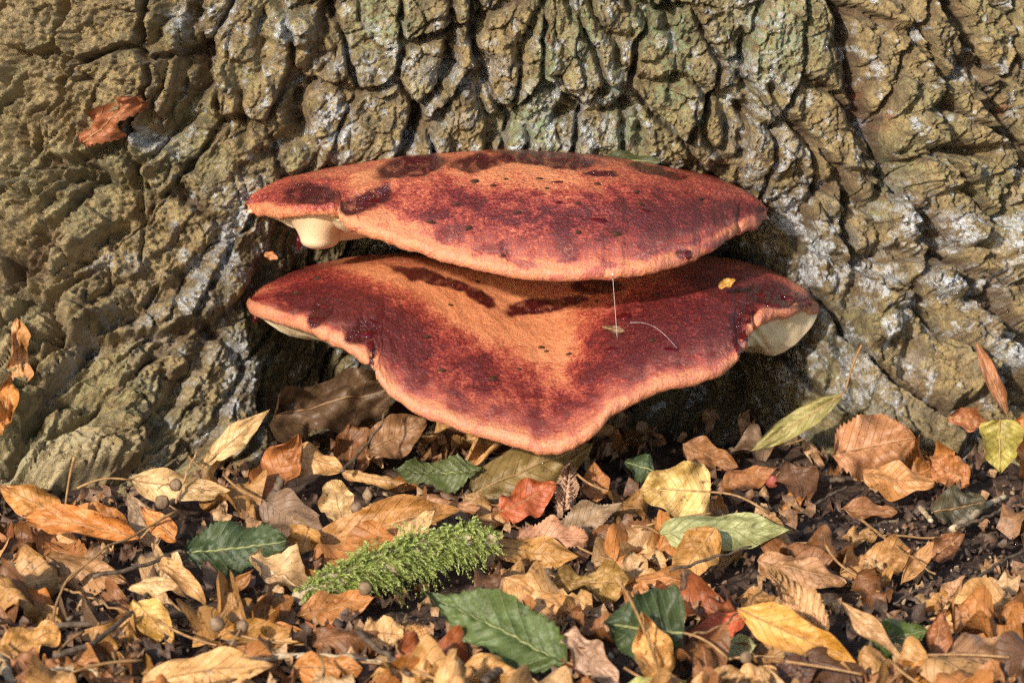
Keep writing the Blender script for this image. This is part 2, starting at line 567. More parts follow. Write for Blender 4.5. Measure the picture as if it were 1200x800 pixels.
wob = 7 * fbm(U * 70, Z * 70, 93, 3)
CARVE = np.zeros_like(H)
for pts, wd, dep in [
        ([(531, -40), (527, 70), (516, 90), (488, 128), (480, 160)], 7, 0.014),
        ([(975, -30), (990, 60), (1002, 130), (1040, 205), (1100, 290), (1140, 350), (1230, 440)], 15, 0.017),
        ([(1108, -30), (1122, 60), (1150, 120), (1185, 160), (1230, 210)], 13, 0.014),
        ([(236, 20), (240, 90), (215, 140), (180, 165)], 11, 0.012),
        ([(385, 5), (378, 60), (345, 100), (352, 150), (310, 180)], 9, 0.011),
        ([(865, 40), (872, 120), (868, 180), (840, 200)], 8, 0.011),
        ([(655, 130), (700, 128), (745, 120), (752, 165)], 7, 0.010),
        ([(85, 215), (130, 212), (150, 220)], 8, 0.012),
        ([(260, 280), (190, 350), (120, 395), (60, 470), (10, 560)], 9, 0.009),
        ([(320, 330), (250, 380), (215, 440), (170, 520)], 10, 0.010),
        ([(1010, 300), (1075, 300)], 7, 0.012),
        ([(1030, 180), (1080, 175), (1140, 178)], 7, 0.011),
        ([(940, 205), (985, 235), (1015, 240), (1030, 215)], 8, 0.011),
        ([(1000, 330), (985, 400), (1005, 470)], 10, 0.010),
        ([(1060, 390), (1060, 440), (1110, 500)], 9, 0.010),
        ([(780, -10), (790, 60), (786, 110)], 5, 0.007),
        ([(30, 330), (20, 250), (40, 120), (30, 0)], 7, 0.006)]:
    d = np.maximum(poly_dist(pts) + wob, 0)
    CARVE = np.maximum(CARVE, dep * np.exp(-(d / wd) ** 2))
H = H - CARVE
KNOB = np.zeros_like(H)
for x, y, rx, ry, ang, hh in [
        (1032, 345, 22, 20, 0, .012), (1026, 385, 18, 26, 10, .013), (1088, 330, 28, 18, 25, .010), (1112, 268, 26, 15, 40, .014),
        (1056, 250, 26, 28, 0, .011), (1096, 200, 30, 26, 0, .012), (1095, 152, 52, 20, 5, .010), (1190, 285, 26, 34, -25, .009),
        (175, 110, 45, 60, -25, .007), (290, 120, 50, 65, 5, .006), (345, 28, 38, 22, 0, .008), (165, 185, 40, 26, -10, .007),
        (240, 350, 70, 26, -40, .010), (60, 450, 110, 12, -52, .010), (100, 540, 80, 34, -20, .008), (950, 330, 30, 40, 20, .006),
        (900, 110, 34, 120, 3, .006), (940, 40, 40, 50, 0, .006), (1060, 60, 45, 70, 10, .006), (700, 60, 34, 60, 0, .006),
        (615, 60, 34, 70, 0, .004), (1120, 395, 30, 26, 10, .008), (1150, 440, 34, 30, 30, .008), (930, 440, 34, 40, 0, .006)]:
    a = math.radians(ang)
    dx = (PX - x) + wob * 1.2; dy = (PY - y) + wob * 0.8
    qx = dx * math.cos(a) + dy * math.sin(a); qy = -dx * math.sin(a) + dy * math.cos(a)
    KNOB = np.maximum(KNOB, hh * sst(1.25, 0.7, np.hypot(qx / rx, qy / ry)))
H = H + KNOB
# sheltered hollow behind the brackets and under them
hol = np.exp(-(((PX - 622) / 300) ** 6 + ((PY - 375) / 160) ** 6))
H = H * (1 - 0.3 * hol) - 0.075 * hol
calm = sst(150, 90, PX) * sst(500, 400, PY)
rg = 1 - np.abs(pn(uu / 0.0075, zz / 0.075, 121)) * 2
H = H + calm * (0.004 * rg + 0.0025 * (1 - 2 * np.abs(pn(uu / 0.003, zz / 0.025, 123))))
H = H * (1 + 0.55 * sst(330, 120, PX) + 0.25 * sst(380, 560, PX) * sst(980, 800, PX) * sst(260, 180, PY))
BARK = base + NRM * H[..., None]

# colour masks: slimy film with painted glint, green algae, damp with painted shade, paler left side and root, red inner bark
blob = lambda x, y, rx, ry, ang=0: np.exp(-((((PX - x) * math.cos(math.radians(ang)) + (PY - y) * math.sin(math.radians(ang))) / rx) ** 2
                                            + ((-(PX - x) * math.sin(math.radians(ang)) + (PY - y) * math.cos(math.radians(ang))) / ry) ** 2))
slime_glint = np.zeros_like(H)
for b_ in [(330, 35, 30, 16), (392, 150, 22, 40), (480, 165, 28, 14), (130, 312, 30, 12), (212, 360, 62, 26, -40), (262, 305, 44, 22, -40),
           (285, 265, 30, 50, 20), (235, 325, 46, 30, -40), (110, 410, 60, 9, -52), (270, 440, 30, 60, 10), (908, 215, 24, 48), (938, 258, 24, 26), (1056, 262, 30, 34),
           (1030, 360, 24, 50), (1096, 345, 36, 22, 20), (1112, 268, 22, 20), (1186, 290, 26, 40), (560, 95, 70, 40), (640, 150, 50, 40),
           (180, 165, 34, 12, 15), (1165, 420, 30, 26), (965, 300, 30, 40), (925, 330, 24, 36), (880, 90, 34, 80), (240, 24, 30, 20),
           (700, 120, 40, 60), (1000, 430, 60, 60), (90, 90, 12, 10), (450, 60, 50, 40), (930, 440, 40, 60)]:
    slime_glint = np.maximum(slime_glint, (0.5 if b_[2] > 42 or b_[3] > 55 else 1.0) * blob(*b_))
slime_glint = 1.25 * slime_glint * sst(-0.22, 0.22, fbm(U * 110, Z * 95, 101, 4, 0.6)) + 0.75 * sst(0.40, 0.8, fbm(U * 130, Z * 105, 103, 4, 0.7)) * sst(140, 240, PX)  # last term scatters small painted sparkles over the bark
alga = np.zeros_like(H)
for b_ in [(640, 60, 16, 90), (680, 40, 25, 50), (735, 150, 26, 40), (720, 100, 14, 60), (790, 60, 24, 90), (620, 130, 30, 40), (760, 20, 30, 40), (450, 20, 40, 40), (900, 40, 60, 60)]:
    alga = np.maximum(alga, 0.9 * blob(*b_))
alga = alga + 0.32 * sst(0.0, 0.6, fbm(U * 25, Z * 20, 105, 3))
wet = np.maximum(0.95 * np.exp(-(((PX - 620) / 345) ** 6 + ((PY - 395) / 135) ** 6)), 0.7 * blob(315, 400, 55, 80, 25))  # damp stain plus painted shade behind, between and under the caps
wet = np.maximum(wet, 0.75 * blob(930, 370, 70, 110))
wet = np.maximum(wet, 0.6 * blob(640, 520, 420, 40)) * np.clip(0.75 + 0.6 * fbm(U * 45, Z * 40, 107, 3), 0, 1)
pale = np.maximum(0.55 * sst(220, 10, PX) * sst(560, 430, PY), 1.2 * blob(90, 550, 140, 60, -25))
pale = np.maximum(pale, 0.8 * blob(50, 470, 100, 10, -52)) * np.clip(0.6 + 1.5 * fbm(U * 70, Z * 45, 109, 5, 0.65), 0, 1)
reds = np.zeros_like(H)
for b_ in [(1005, 120, 5, 30), (1030, 140, 4, 8), (1170, 130, 6, 10), (350, 70, 4, 10), (300, 60, 4, 8), (640, 30, 4, 12)]:
    reds = np.maximum(reds, 0.8 * blob(*b_))
reds = reds * sst(-0.1, 0.3, fbm(U * 220, Z * 200, 113, 3))
crust = np.clip(plate * 0.6 + 0.4 * sst(0.0, 0.12, eb) - CARVE * 45, 0, 1)
mask = np.stack([np.clip(slime_glint, 0, 1), np.clip(alga, 0, 1), np.clip(wet, 0, 1), np.ones_like(H)], -1)
tone = np.stack([crust, np.clip(pale, 0, 1), reds, np.ones_like(H)], -1)

# split: every bark plate in view is a piece of its own on the trunk
bv = BARK.reshape(-1, 3); nr, nc = H.shape
faces = grid_faces(nr, nc)
fcid = cid.reshape(-1)[faces]
same = (fcid == fcid[:, :1]).all(1)
pl_ok = (e1.reshape(-1)[faces] > 0.045).all(1) & (CARVE.reshape(-1)[faces] < 0.006).all(1)
BPX, BPY = proj(bv)
front = (bv[:, 1] < 0.3)
inview = (BPX > -5) & (BPX < 1205) & (BPY > -5) & (BPY < 600) & front
okf = same & pl_ok & inview[faces].any(1)
ids, cnt = np.unique(fcid[okf, 0], return_counts=True)
keep = ids[np.argsort(-cnt)][:280]; keepn = dict(zip(ids.tolist(), cnt.tolist()))
keep = [int(i) for i in keep if keepn[int(i)] > 500]
okf &= np.isin(fcid[:, 0], keep)
tree = thing('oak_tree', 'old tree trunk with deeply fissured olive brown bark carrying two red brackets', 'tree', (0, 0.45, 0))
mcol = mask.reshape(-1, 4); tcol = tone.reshape(-1, 4)
# one smooth normal field for trunk and plates, so that the seams do not show
VN = np.cross(np.gradient(BARK, axis=1), np.gradient(BARK, axis=0))
VN /= np.linalg.norm(VN, axis=-1)[..., None] + 1e-15
VN = VN.reshape(-1, 3)


def submesh(name, sel):
    f = faces[sel]; used, inv = np.unique(f, return_inverse=True)
    me = raw_mesh(name, bv[used] - np.array([0, 0.45, 0]), inv.reshape(f.shape))
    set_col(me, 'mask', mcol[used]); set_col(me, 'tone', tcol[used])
    me.normals_split_custom_set_from_vertices(VN[used])
    return me


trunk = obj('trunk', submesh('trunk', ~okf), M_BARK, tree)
order = np.argsort(fcid[:, 0], kind='stable')
for i in keep:
    sel = okf & (fcid[:, 0] == i)
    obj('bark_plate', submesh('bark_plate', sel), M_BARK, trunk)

_k = (BPX > -40) & (BPX < 1240) & (BPY > -40) & (BPY < 640) & front
SX, SY, SV = BPX[_k], BPY[_k], bv[_k]


def surfY(px, py, r=5):
    q = (np.abs(SX - px) < r) & (np.abs(SY - py) < r)
    return SV[q, 1].min() if q.any() else 0.02


# ------------------------------------------------------------------ the two brackets
def blob2(X, Y, x, y, rx, ry, ang=0):
    a = math.radians(ang)
    dx, dy = X - x, Y - y
    return np.hypot((dx * math.cos(a) + dy * math.sin(a)) / rx, (-dx * math.sin(a) + dy * math.cos(a)) / ry)


def build_bracket(spec):
    NS, NTOP, NARC, NU = 620, 150, 16, 46
    rear = np.array([P(*q) for q in spec['rear']]); rim = np.array([P(*q) for q in spec['rim']]); und = np.array([P(*q) for q in spec['under']])
    rear, rim, und = spline(rear, NS), spline(rim, NS), spline(und, NS)
    ex = spline(np.array(spec['power'])[:, None], NS)[:, 0]
    s = np.linspace(0, 1, NS)
    span = np.linalg.norm(rim - rear, axis=1)
    o = (rim - rear) * np.array([1, 1, 0]); o /= np.linalg.norm(o, axis=1)[:, None] + 1e-9
    # outward is the direction normal to the rim in plan, turned outwards
    tn = np.gradient(rim, axis=0) * np.array([1, 1, 0]); tn /= np.linalg.norm(tn, axis=1)[:, None] + 1e-9
    on = np.stack([tn[:, 1], -tn[:, 0], 0 * s], -1)
    on *= np.sign((on * o).sum(1))[:, None] + 1e-9
    o = 0.5 * o + 0.5 * on; o /= np.linalg.norm(o, axis=1)[:, None] + 1e-9
    rim = rim + o * (0.0012 * fbm(s * 22, s * 0 + spec['seed'], 5, 3))[:, None] + np.array([0, 0, 1]) * (0.0009 * fbm(s * 30, s * 0 + 3 + spec['seed'], 6, 3))[:, None]
    for s0, wd, dp in spec['notch']:
        rim = rim - o * (dp * np.exp(-((s - s0) / wd) ** 2))[:, None]
    r = np.minimum(spec['r'], 0.40 * span)
    cen = rim - o * r[:, None]
    a0 = math.radians(62)
    end = cen + r[:, None] * (o * math.cos(a0) + np.array([0, 0, 1]) * math.sin(a0))
    rows = []; T = []
    back = rear + np.array([0, 0.045, -0.006])
    for q in np.linspace(0, 1, 8)[:-1]:
        rows.append(back + (rear - back) * q); T.append(np.full(NS, -0.001))
    for t in np.linspace(0, 1, NTOP) ** 0.92:
        p = rear + (end - rear) * t
        p[:, 2] = rear[:, 2] + (end[:, 2] - rear[:, 2]) * np.sign(t) * t ** ex
        rows.append(p); T.append(np.full(NS, t))
    for q in np.linspace(a0, math.radians(-85), NARC)[1:]:
        rows.append(cen + r[:, None] * (o * math.cos(q) + np.array([0, 0, 1]) * math.sin(q))); T.append(np.full(NS, 1 + (a0 - q) * 0.04))
    V = np.array(rows); T = np.array(T); S = np.broadcast_to(s, T.shape)
    X, Y = proj(V.reshape(-1, 3)); X = X.reshape(T.shape); Y = Y.reshape(T.shape)
    N = np.cross(np.gradient(V, axis=1), np.gradient(V, axis=0)); N /= np.linalg.norm(N, axis=-1)[..., None] + 1e-12
    if N[NTOP // 2, NS // 2, 2] < 0:
        N = -N
    wx = X + 7 * fbm(X / 40, Y / 26, 5 + spec['seed'], 3); wy = Y + 3.5 * fbm(X / 40, Y / 26, 9 + spec['seed'], 3)
    pig, wetm, rimm = spec['paint'](wx, wy, T, S, X, Y)
    fine = np.clip(T * 6, 0, 1) * np.clip((1.05 - T) * 10, 0.25, 1)
    arc = np.linalg.norm(V[:, 0] - V[:, -1], axis=-1)
    ux = V[..., 0] * 1.0; uy = V[..., 1] - V[..., 2]
    D = fine * (0.0008 * fbm(ux * 40, uy * 40, 12, 3) + 0.0003 * fbm(ux * 190, uy * 190, 15, 3)) + 0.00016 * pn(ux * 900, uy * 900, 19)
    for x, y, rx, ry, ang, hh in spec['dents']:
        D = D + 0.6 * hh * sst(1.25, 0.4, blob2(X + (wx - X) * .3, Y + (wy - Y) * .3, x, y, rx, ry, ang)) * sst(0.02, 0.12, T)
    D = D - wetm * 0.0003 * fine + wetm * fine * 0.0003 * fbm(ux * 350, uy * 350, 23, 3)
    edge = np.minimum(1, np.minimum(S, 1 - S) * 14)
    V = V + N * (D * edge)[..., None]
    lo = thing('bracket_fungus', spec['label'], 'fungus', V[NTOP // 2, NS // 2] * np.array([1, 0, 0]) + np.array([0, 0, spec['z']]))
    org = np.array(lo.location)
    me = raw_mesh('cap', (V - org).reshape(-1, 3), grid_faces(*T.shape)[:, ::-1])
    set_col(me, 'mask', np.stack([np.clip(pig, 0, 1), np.clip(wetm, 0, 1), np.clip(rimm, 0, 1), np.ones_like(pig)], -1).reshape(-1, 4))
    cap = obj('cap', me, M_CAP, lo)
    # underside with the pores
    st = V[-1]; ur = []; back = und + np.array([0, 0.05, 0.0])
    for q in np.linspace(0, 1, NU):
        p = st + (und - st) * q
        p[:, 2] += spec['sag'] * math.sin(math.pi * q) * np.minimum(1, span / 0.04)
        ur.append(p)
    for q in (0.3, 0.6, 1.0):
        ur.append(und + (back - und) * q)
    UV_ = np.array(ur)
    UV_[1:] += np.array([0, 0, 1]) * (0.0011 * fbm(UV_[1:, :, 0] * 60, UV_[1:, :, 1] * 60, 33, 3))[..., None]
    me = raw_mesh('pore_surface', (UV_ - org).reshape(-1, 3), grid_faces(*UV_.shape[:2])[:, ::-1])
    q = np.linspace(0, 1, NU + 3)[:, None] * np.ones(NS)[None]
    nn = fbm(UV_[..., 0] * 150, UV_[..., 1] * 150, 37, 3)
    edge_c = sst(0.16, 0.02, q + 0.04 * nn)
    pw = sst(1.2, 0.6, blob2(*[k.reshape(q.shape) for k in proj(UV_.reshape(-1, 3))], *spec['stain']))
    set_col(me, 'mask', np.stack([edge_c * 0.8, pw, 0 * q, 0 * q + 1], -1).reshape(-1, 4))
    obj('pore_surface', me, M_PORE, lo)
    return lo, V, N, X, Y, T


def paint_upper(wx, wy, T, S, X, Y):
    n = fbm(wx / 34, wy / 20, 71, 4); n2 = fbm(wx / 12, wy / 9, 75, 3)
    band = np.exp(-((T - 0.74 - 0.06 * n) / 0.26) ** 2) * sst(410, 560, wx) * np.clip(0.95 + 0.4 * n, 0.5, 1.1)
    pig = 0.29 + 0.56 * band + 0.30 * sst(640, 850, wx) + 0.20 * sst(430, 300, wx)
    pig = pig + 0.22 * sst(-0.1, 0.6, n) * sst(0.22, 0.5, T) + 0.14 * n2 * sst(0.2, 0.5, T)
    pig = pig - 0.42 * sst(0.95, 1.0, T) * (1 - 0.4 * sst(0.1, 0.5, n))
    pig = pig - 0.26 * sst(1.0, 0.3, blob2(wx, wy, 620, 212, 120, 34, 6))
    pig = pig - 0.35 * sst(1.0, 0.3, blob2(wx, wy, 455, 200, 60, 12, -14))
    pig = pig - 0.25 * sst(1.0, 0.4, blob2(wx, wy, 470, 262, 60, 18, 25))
    w_ = np.zeros_like(T)
    for b in [(482, 195, 44, 13, -12), (432, 233, 35, 13, -20), (362, 226, 36, 13, 0), (556, 190, 32, 10, -8), (640, 187, 66, 10, 4), (705, 204, 22, 4, 0), (770, 200, 40, 5, 12)]:
        w_ = np.maximum(w_, sst(1.18, 0.80, blob2(wx, wy, *b)))
    w_ = np.maximum(w_, 0.85 * sst(0.10, 0.04, T) * sst(545, 590, wx) * sst(745, 700, wx))
    w_ = np.maximum(w_, 0.9 * sst(1.1, 0.7, blob2(wx, wy, 806, 297, 8, 7)))
    pig = np.maximum(pig, 0.55 * sst(1.5, 0.9, blob2(wx, wy, 362, 226, 45, 18)))
    w2 = w_ * np.clip(1.0 + 0.5 * n2, 0.5, 1)
    rimm = sst(0.80, 0.97, T) * (0.35 + 0.45 * n2) * sst(400, 500, wx)
    return pig, w2, rimm


def paint_lower(wx, wy, T, S, X, Y):
    n = fbm(wx / 36, wy / 24, 171, 4); n2 = fbm(wx / 12, wy / 9, 175, 3)
    band = np.exp(-((T - 0.72 - 0.06 * n) / 0.27) ** 2) * np.clip(0.95 + 0.35 * n, 0.5, 1.1)
    pig = 0.28 + 0.56 * band
    pig = pig + 0.45 * sst(1.3, 0.5, blob2(wx, wy, 400, 355, 110, 36, 28)) + 0.36 * sst(1.3, 0.5, blob2(wx, wy, 790, 385, 115, 62, -10))
    pig = pig + 0.45 * sst(1.2, 0.5, blob2(wx, wy, 860, 330, 80, 22, 10))
    pig = pig - 0.55 * sst(1.15, 0.3, blob2(wx, wy, 590, 372, 125, 50, 22)) - 0.42 * sst(1.2, 0.3, blob2(wx, wy, 645, 430, 40, 60, 0))
    pig = pig - 0.45 * sst(1.1, 0.4, blob2(wx, wy, 470, 325, 70, 12, 10))
    pig = pig + 0.14 * n2 * sst(0.15, 0.5, T) + 0.2 * sst(-0.1, 0.6, n) * sst(0.2, 0.5, T)
    pig = pig - 0.45 * sst(0.95, 1.0, T)
    w_ = np.zeros_like(T)
    for b in [(505, 325, 52, 6, 16), (560, 348, 18, 9, 30), (628, 359, 42, 10, -8), (668, 352, 16, 6, 0), (700, 336, 34, 10, 0), (375, 366, 10, 20, 35),
              (425, 388, 22, 12, -30), (436, 418, 6, 16, 10)]:
        w_ = np.maximum(w_, sst(1.2, 0.75, blob2(wx, wy, *b)))
    w_ = np.maximum(w_, sst(1.15, 0.6, blob2(wx, wy, 912, 345, 50, 17, 14)) * sst(-0.5, 0.1, n2 + 0.3))
    w_ = np.maximum(w_, sst(1.15, 0.6, blob2(wx, wy, 870, 378, 14, 34, 20)) * sst(-0.4, 0.2, n2 + 0.2))
    rimm = sst(0.80, 0.97, T) * (0.4 + 0.45 * n2)
    return pig, np.clip(w_ * (1.0 + 0.4 * n2), 0, 1), rimm


def zipY(pts, ys):
    return [(x, y, d) for (x, y), d in zip(pts, ys)]


up_rear = [(291, 237), (297, 227), (328, 211), (368, 202), (410, 194), (450, 187), (500, 181), (550, 178), (600, 176), (650, 178), (700, 182), (750, 190), (800, 201), (840, 211), (870, 223), (890, 235), (898, 244)]
up_rim = [(290, 240), (300, 246), (332, 248), (384, 245), (408, 262), (440, 273), (485, 289), (535, 304), (590, 316), (640, 322), (700, 321), (750, 316), (800, 304), (838, 287), (864, 270), (888, 261), (898, 249)]
up_yr = [-.012, -.030, -.058, -.078, -.088, -.096, -.106, -.113, -.118, -.120, -.118, -.112, -.098, -.080, -.058, -.036, -.014]
up_un = [(297, 241), (303, 250), (325, 259), (355, 270), (400, 280), (440, 280), (485, 285), (535, 290), (590, 290), (640, 290), (700, 290), (750, 288), (800, 280), (838, 272), (862, 263), (886, 257), (897, 250)]
up_uy = [-.014, -.024, -.026, -.024, -.005, .01, .02, .02, .02, .02, .02, .02, .02, .02, .01, 0, -.01]
UPPER = dict(rear=zipY(up_rear, [-.018] * 17), rim=zipY(up_rim, [.86 * q for q in up_yr]), under=zipY(up_un, up_uy),
             power=[1.3, 1.4, 1.6, 1.8, 2.0, 2.1] + [2.2] * 7 + [2.0, 1.7, 1.4, 1.2], seed=1, r=0.0034, sag=0.002, z=0.11,
             notch=[(0.205, 0.006, 0.004), (0.885, 0.005, 0.002), (0.33, 0.02, 0.001)], paint=paint_upper,
             dents=[(482, 195, 46, 14, -12, -.0022), (432, 233, 35, 14, -20, -.0026), (362, 226, 38, 14, 0, -.0018), (556, 189, 30, 9, -8, -.0014),
                    (455, 215, 60, 5, -25, .0014), (690, 235, 70, 16, 5, .0010)],
             stain=(352, 275, 9, 12), label='upper orange red bracket with smooth domed cap and dark glossy pits')
lo_rear = [(290, 352), (304, 338), (338, 325), (374, 316), (410, 309), (440, 306), (470, 305), (505, 308), (545, 315), (590, 324), (630, 328), (660, 327), (690, 320), (720, 314), (755, 309), (795, 307), (830, 308), (865, 312), (895, 319), (920, 327), (945, 341), (959, 357)]
lo_rim = [(289, 357), (300, 365), (340, 377), (372, 389), (405, 406), (430, 424), (443, 443), (470, 468), (520, 492), (580, 510), (630, 524), (664, 523), (694, 506), (722, 480), (766, 457), (820, 443), (855, 428), (873, 405), (885, 381), (912, 367), (945, 360), (960, 362)]
lo_yr = [-.022, -.042, -.066, -.084, -.096, -.105, -.111, -.118, -.127, -.135, -.140, -.140, -.135, -.127, -.116, -.106, -.095, -.082, -.07, -.056, -.040, -.024]
lo_un = [(296, 359), (306, 373), (332, 391), (368, 399), (400, 408), (432, 412), (443, 415), (470, 420), (520, 425), (580, 425), (630, 425), (664, 425), (694, 425), (722, 420), (766, 415), (820, 412), (858, 414), (881, 412), (904, 418), (930, 406), (951, 384), (960, 365)]
lo_uy = [-.018, -.028, -.030, -.028, -.005, .02, .02, .02, .02, .02, .02, .02, .02, .02, .02, .02, .01, -.02, -.03, -.03, -.028, -.022]
LOWER = dict(rear=zipY(lo_rear, [-.012] * 22), rim=zipY(lo_rim, lo_yr), under=zipY(lo_un, lo_uy),
             power=[1.3, 1.4, 1.6, 1.8, 2.0, 2.1, 2.0, 1.8, 1.45, 1.2, 1.1, 1.12, 1.25, 1.5, 1.8, 2.0, 1.9, 1.7, 1.5, 1.4, 1.3, 1.2], seed=2, r=0.0034, sag=0.002, z=0.05,
             notch=[(0.155, 0.006, 0.003), (0.262, 0.007, 0.006), (0.80, 0.008, 0.003), (0.86, 0.006, 0.0025)], paint=paint_lower,
             dents=[(912, 347, 48, 17, 14, -.0014), (425, 388, 24, 13, -30, -.0022), (436, 420, 7, 18, 10, -.003), (375, 366, 10, 20, 35, -.0014), (870, 380, 14, 34, 20, -.0012)],
             stain=(300, 372, 10, 6), label='lower red bracket with drooping central tongue and torn slimy edge')
fung_up, VU, NU_, XU, YU, TU = build_bracket(UPPER)
fung_lo, VL, NL_, XL, YL, TL = build_bracket(LOWER)


def on_cap(which, px, py):
    V, N, X, Y, T = ((VU, NU_, XU, YU, TU), (VL, NL_, XL, YL, TL))[which]
    d = np.hypot(X - px, Y - py) + np.where(T < 0, 999, 0)
    i = np.unravel_index(np.argmin(d), d.shape)
    return V[i], N[i]


# cream stub hanging under the tip of the upper bracket
def stub():
    n, m = 40, 40
    rows = []
    for q in np.linspace(0, 1, n):
        cx_ = 371 + 4 * q; cy_ = 236 + 54 * q
        rnd_ = max(0.0, 1 - max(0.0, (q - 0.72) / 0.28) ** 2.6) ** 0.5
        rx = (25 + 34 * (1 - min(q / 0.75, 1)) ** 2) * rnd_ + 0.01; ry = (0.014 + 0.010 * (1 - q)) * rnd_
        c_ = P(cx_, cy_, -0.030); wv = rx * 0.000365
        th = np.linspace(0, 2 * math.pi, m)
        wv = wv * (1 + 0.12 * pn(np.cos(th) * 1.5 + 3, np.sin(th) * 1.5 + q * 2, 8))
        rows.append(np.stack([c_[0] + wv * np.cos(th), c_[1] + ry * np.sin(th), c_[2] + 0 * th], -1))
    V = np.array(rows)
    return V


V = stub(); org = np.array(fung_up.location)
me = raw_mesh('stub', (V - org).reshape(-1, 3), grid_faces(40, 40))
x_, y_ = proj(V.reshape(-1, 3))
set_col(me, 'mask', np.stack([0.25 * np.ones_like(x_), sst(1.2, 0.6, blob2(x_, y_, 345, 282, 7, 12)), 0 * x_, 0 * x_ + 1], -1))
obj('stub', me, M_PORE, fung_up)


def bead(p, n, rx, ry, rz, seed):
    th = np.linspace(0, math.pi, 9)[:, None]; ph = np.linspace(0, 2 * math.pi, 13)[None]
    d = np.stack([np.sin(th) * np.cos(ph), np.sin(th) * np.sin(ph), np.cos(th) + 0 * ph], -1)
    d = d * (1 + 0.55 * pn(d[..., 0] * 1.9 + seed, d[..., 1] * 1.9 + d[..., 2], seed)[..., None])
    n = n / np.linalg.norm(n); a = np.cross(n, [0, 1, 0.3]); a /= np.linalg.norm(a); b = np.cross(n, a)
    return p + d[..., :1] * a * rx + d[..., 1:2] * b * ry + d[..., 2:] * n * rz


for which, px, py, rx, ry, rz in [(1, 372, 372, 3.2, 1.6, 1.0), (1, 380, 356, 2.6, 1.4, .9), (1, 428, 388, 3.0, 2.2, 1.1), (1, 434, 404, 1.4, 3.0, 1.0), (1, 440, 375, 2.0, 1.2, .8),
                                  (1, 730, 372, 3.0, 2.0, 1.2), (1, 716, 410, 2.4, 1.2, .7), (1, 890, 342, 3.2, 1.6, 1.0), (1, 925, 345, 3.4, 1.5, 1.1), (1, 948, 353, 2.4, 1.3, 1.0),
                                  (1, 905, 356, 3.0, 1.4, .9), (1, 872, 392, 1.4, 3.0, 1.0), (1, 785, 408, 3.2, 1.2, .6), (1, 866, 410, 1.5, 2.6, 1.0),
                                  (0, 806, 298, 1.6, 1.6, .9), (0, 700, 257, 3.4, 1.1, .5), (0, 755, 247, 2.0, 1.0, .5), (0, 655, 238, 1.4, .9, .4), (0, 655, 213, 3, .8, .4), (0, 440, 232, 4, 2.0, .6)]:
    p, n = on_cap(which, px, py)
    par = (fung_up, fung_lo)[which]
    V = bead(p, n, rx / 850, ry / 850, rz / 1500, px)
    obj('juice_drop', raw_mesh('juice_drop', (V - np.array(par.location)).reshape(-1, 3), grid_faces(9, 13)), M_DROP, par)
for px, py, rx, rz in [(350, 284, 1.2, 3.4), (299, 373, 1.2, 2.4)]:
    p = P(px, py, -0.034 if px == 350 else -0.03)
    par = fung_up if px == 350 else fung_lo
    V = bead(p, np.array([0, 0, 1.0]), rx / 1000, rx / 1000, rz / 1000, px)
    obj('juice_drop', raw_mesh('juice_drop', (V - np.array(par.location)).reshape(-1, 3), grid_faces(9, 13)), M_DROP, par)

# crumbs lying on the caps
cr = np.random.default_rng(5)
spots = [(0, x, y) for x, y in [(556, 212), (578, 217), (592, 210), (632, 210), (640, 222), (677, 241), (677, 273), (722, 274), (746, 225), (750, 240), (700, 216), (505, 262), (549, 268), (590, 300), (605, 250), (535, 240), (820, 232)]]
spots += [(1, x, y) for x, y in [(527, 358), (518, 434), (640, 412), (634, 407), (608, 432), (578, 445), (667, 415), (690, 428), (700, 352), (765, 398), (372, 327), (347, 343), (770, 345), (500, 395), (560, 330)]]
for which, px, py in spots:
    p, n = on_cap(which, px, py)
    s1 = cr.uniform(0.8, 2.0) / 1000
    V = bead(p + n * 0.0003, n, s1, s1 * cr.uniform(0.4, 0.8), s1 * 0.4, px + 3)
    o = obj('bark_crumb', raw_mesh('bark_crumb', (V - p).reshape(-1, 3), grid_faces(9, 13), False), M_CRUMB, None, p)
    o.rotation_euler = (0, 0, 0)
    o['label'] = 'tiny dark crumb of bark lying on the %s bracket cap' % ('upper', 'lower')[which]
    o['category'] = 'crumb'; o['group'] = 'crumbs on the %s bracket cap' % ('upper', 'lower')[which]


# ------------------------------------------------------------------ leaves
def outline(a, shape):
    if shape == 'ovate':
        w_ = np.sin(math.pi * a ** 0.78) ** 0.85 * (1 - 0.25 * a ** 3)
    elif shape == 'lance':
        w_ = np.sin(math.pi * a ** 0.9) ** 1.05
    elif shape == 'heart':
        w_ = np.sin(math.pi * np.clip(a * 0.97 + 0.03, 0, 1) ** 0.55) ** 0.72
    elif shape == 'torn':
        w_ = np.sin(math.pi * a ** 0.8) ** 0.5 * (0.9 + 0.1 * np.cos(a * 13))
    else:
        w_ = np.sin(math.pi * a ** 0.85) ** 0.62
    return np.clip(w_, 0, 2)


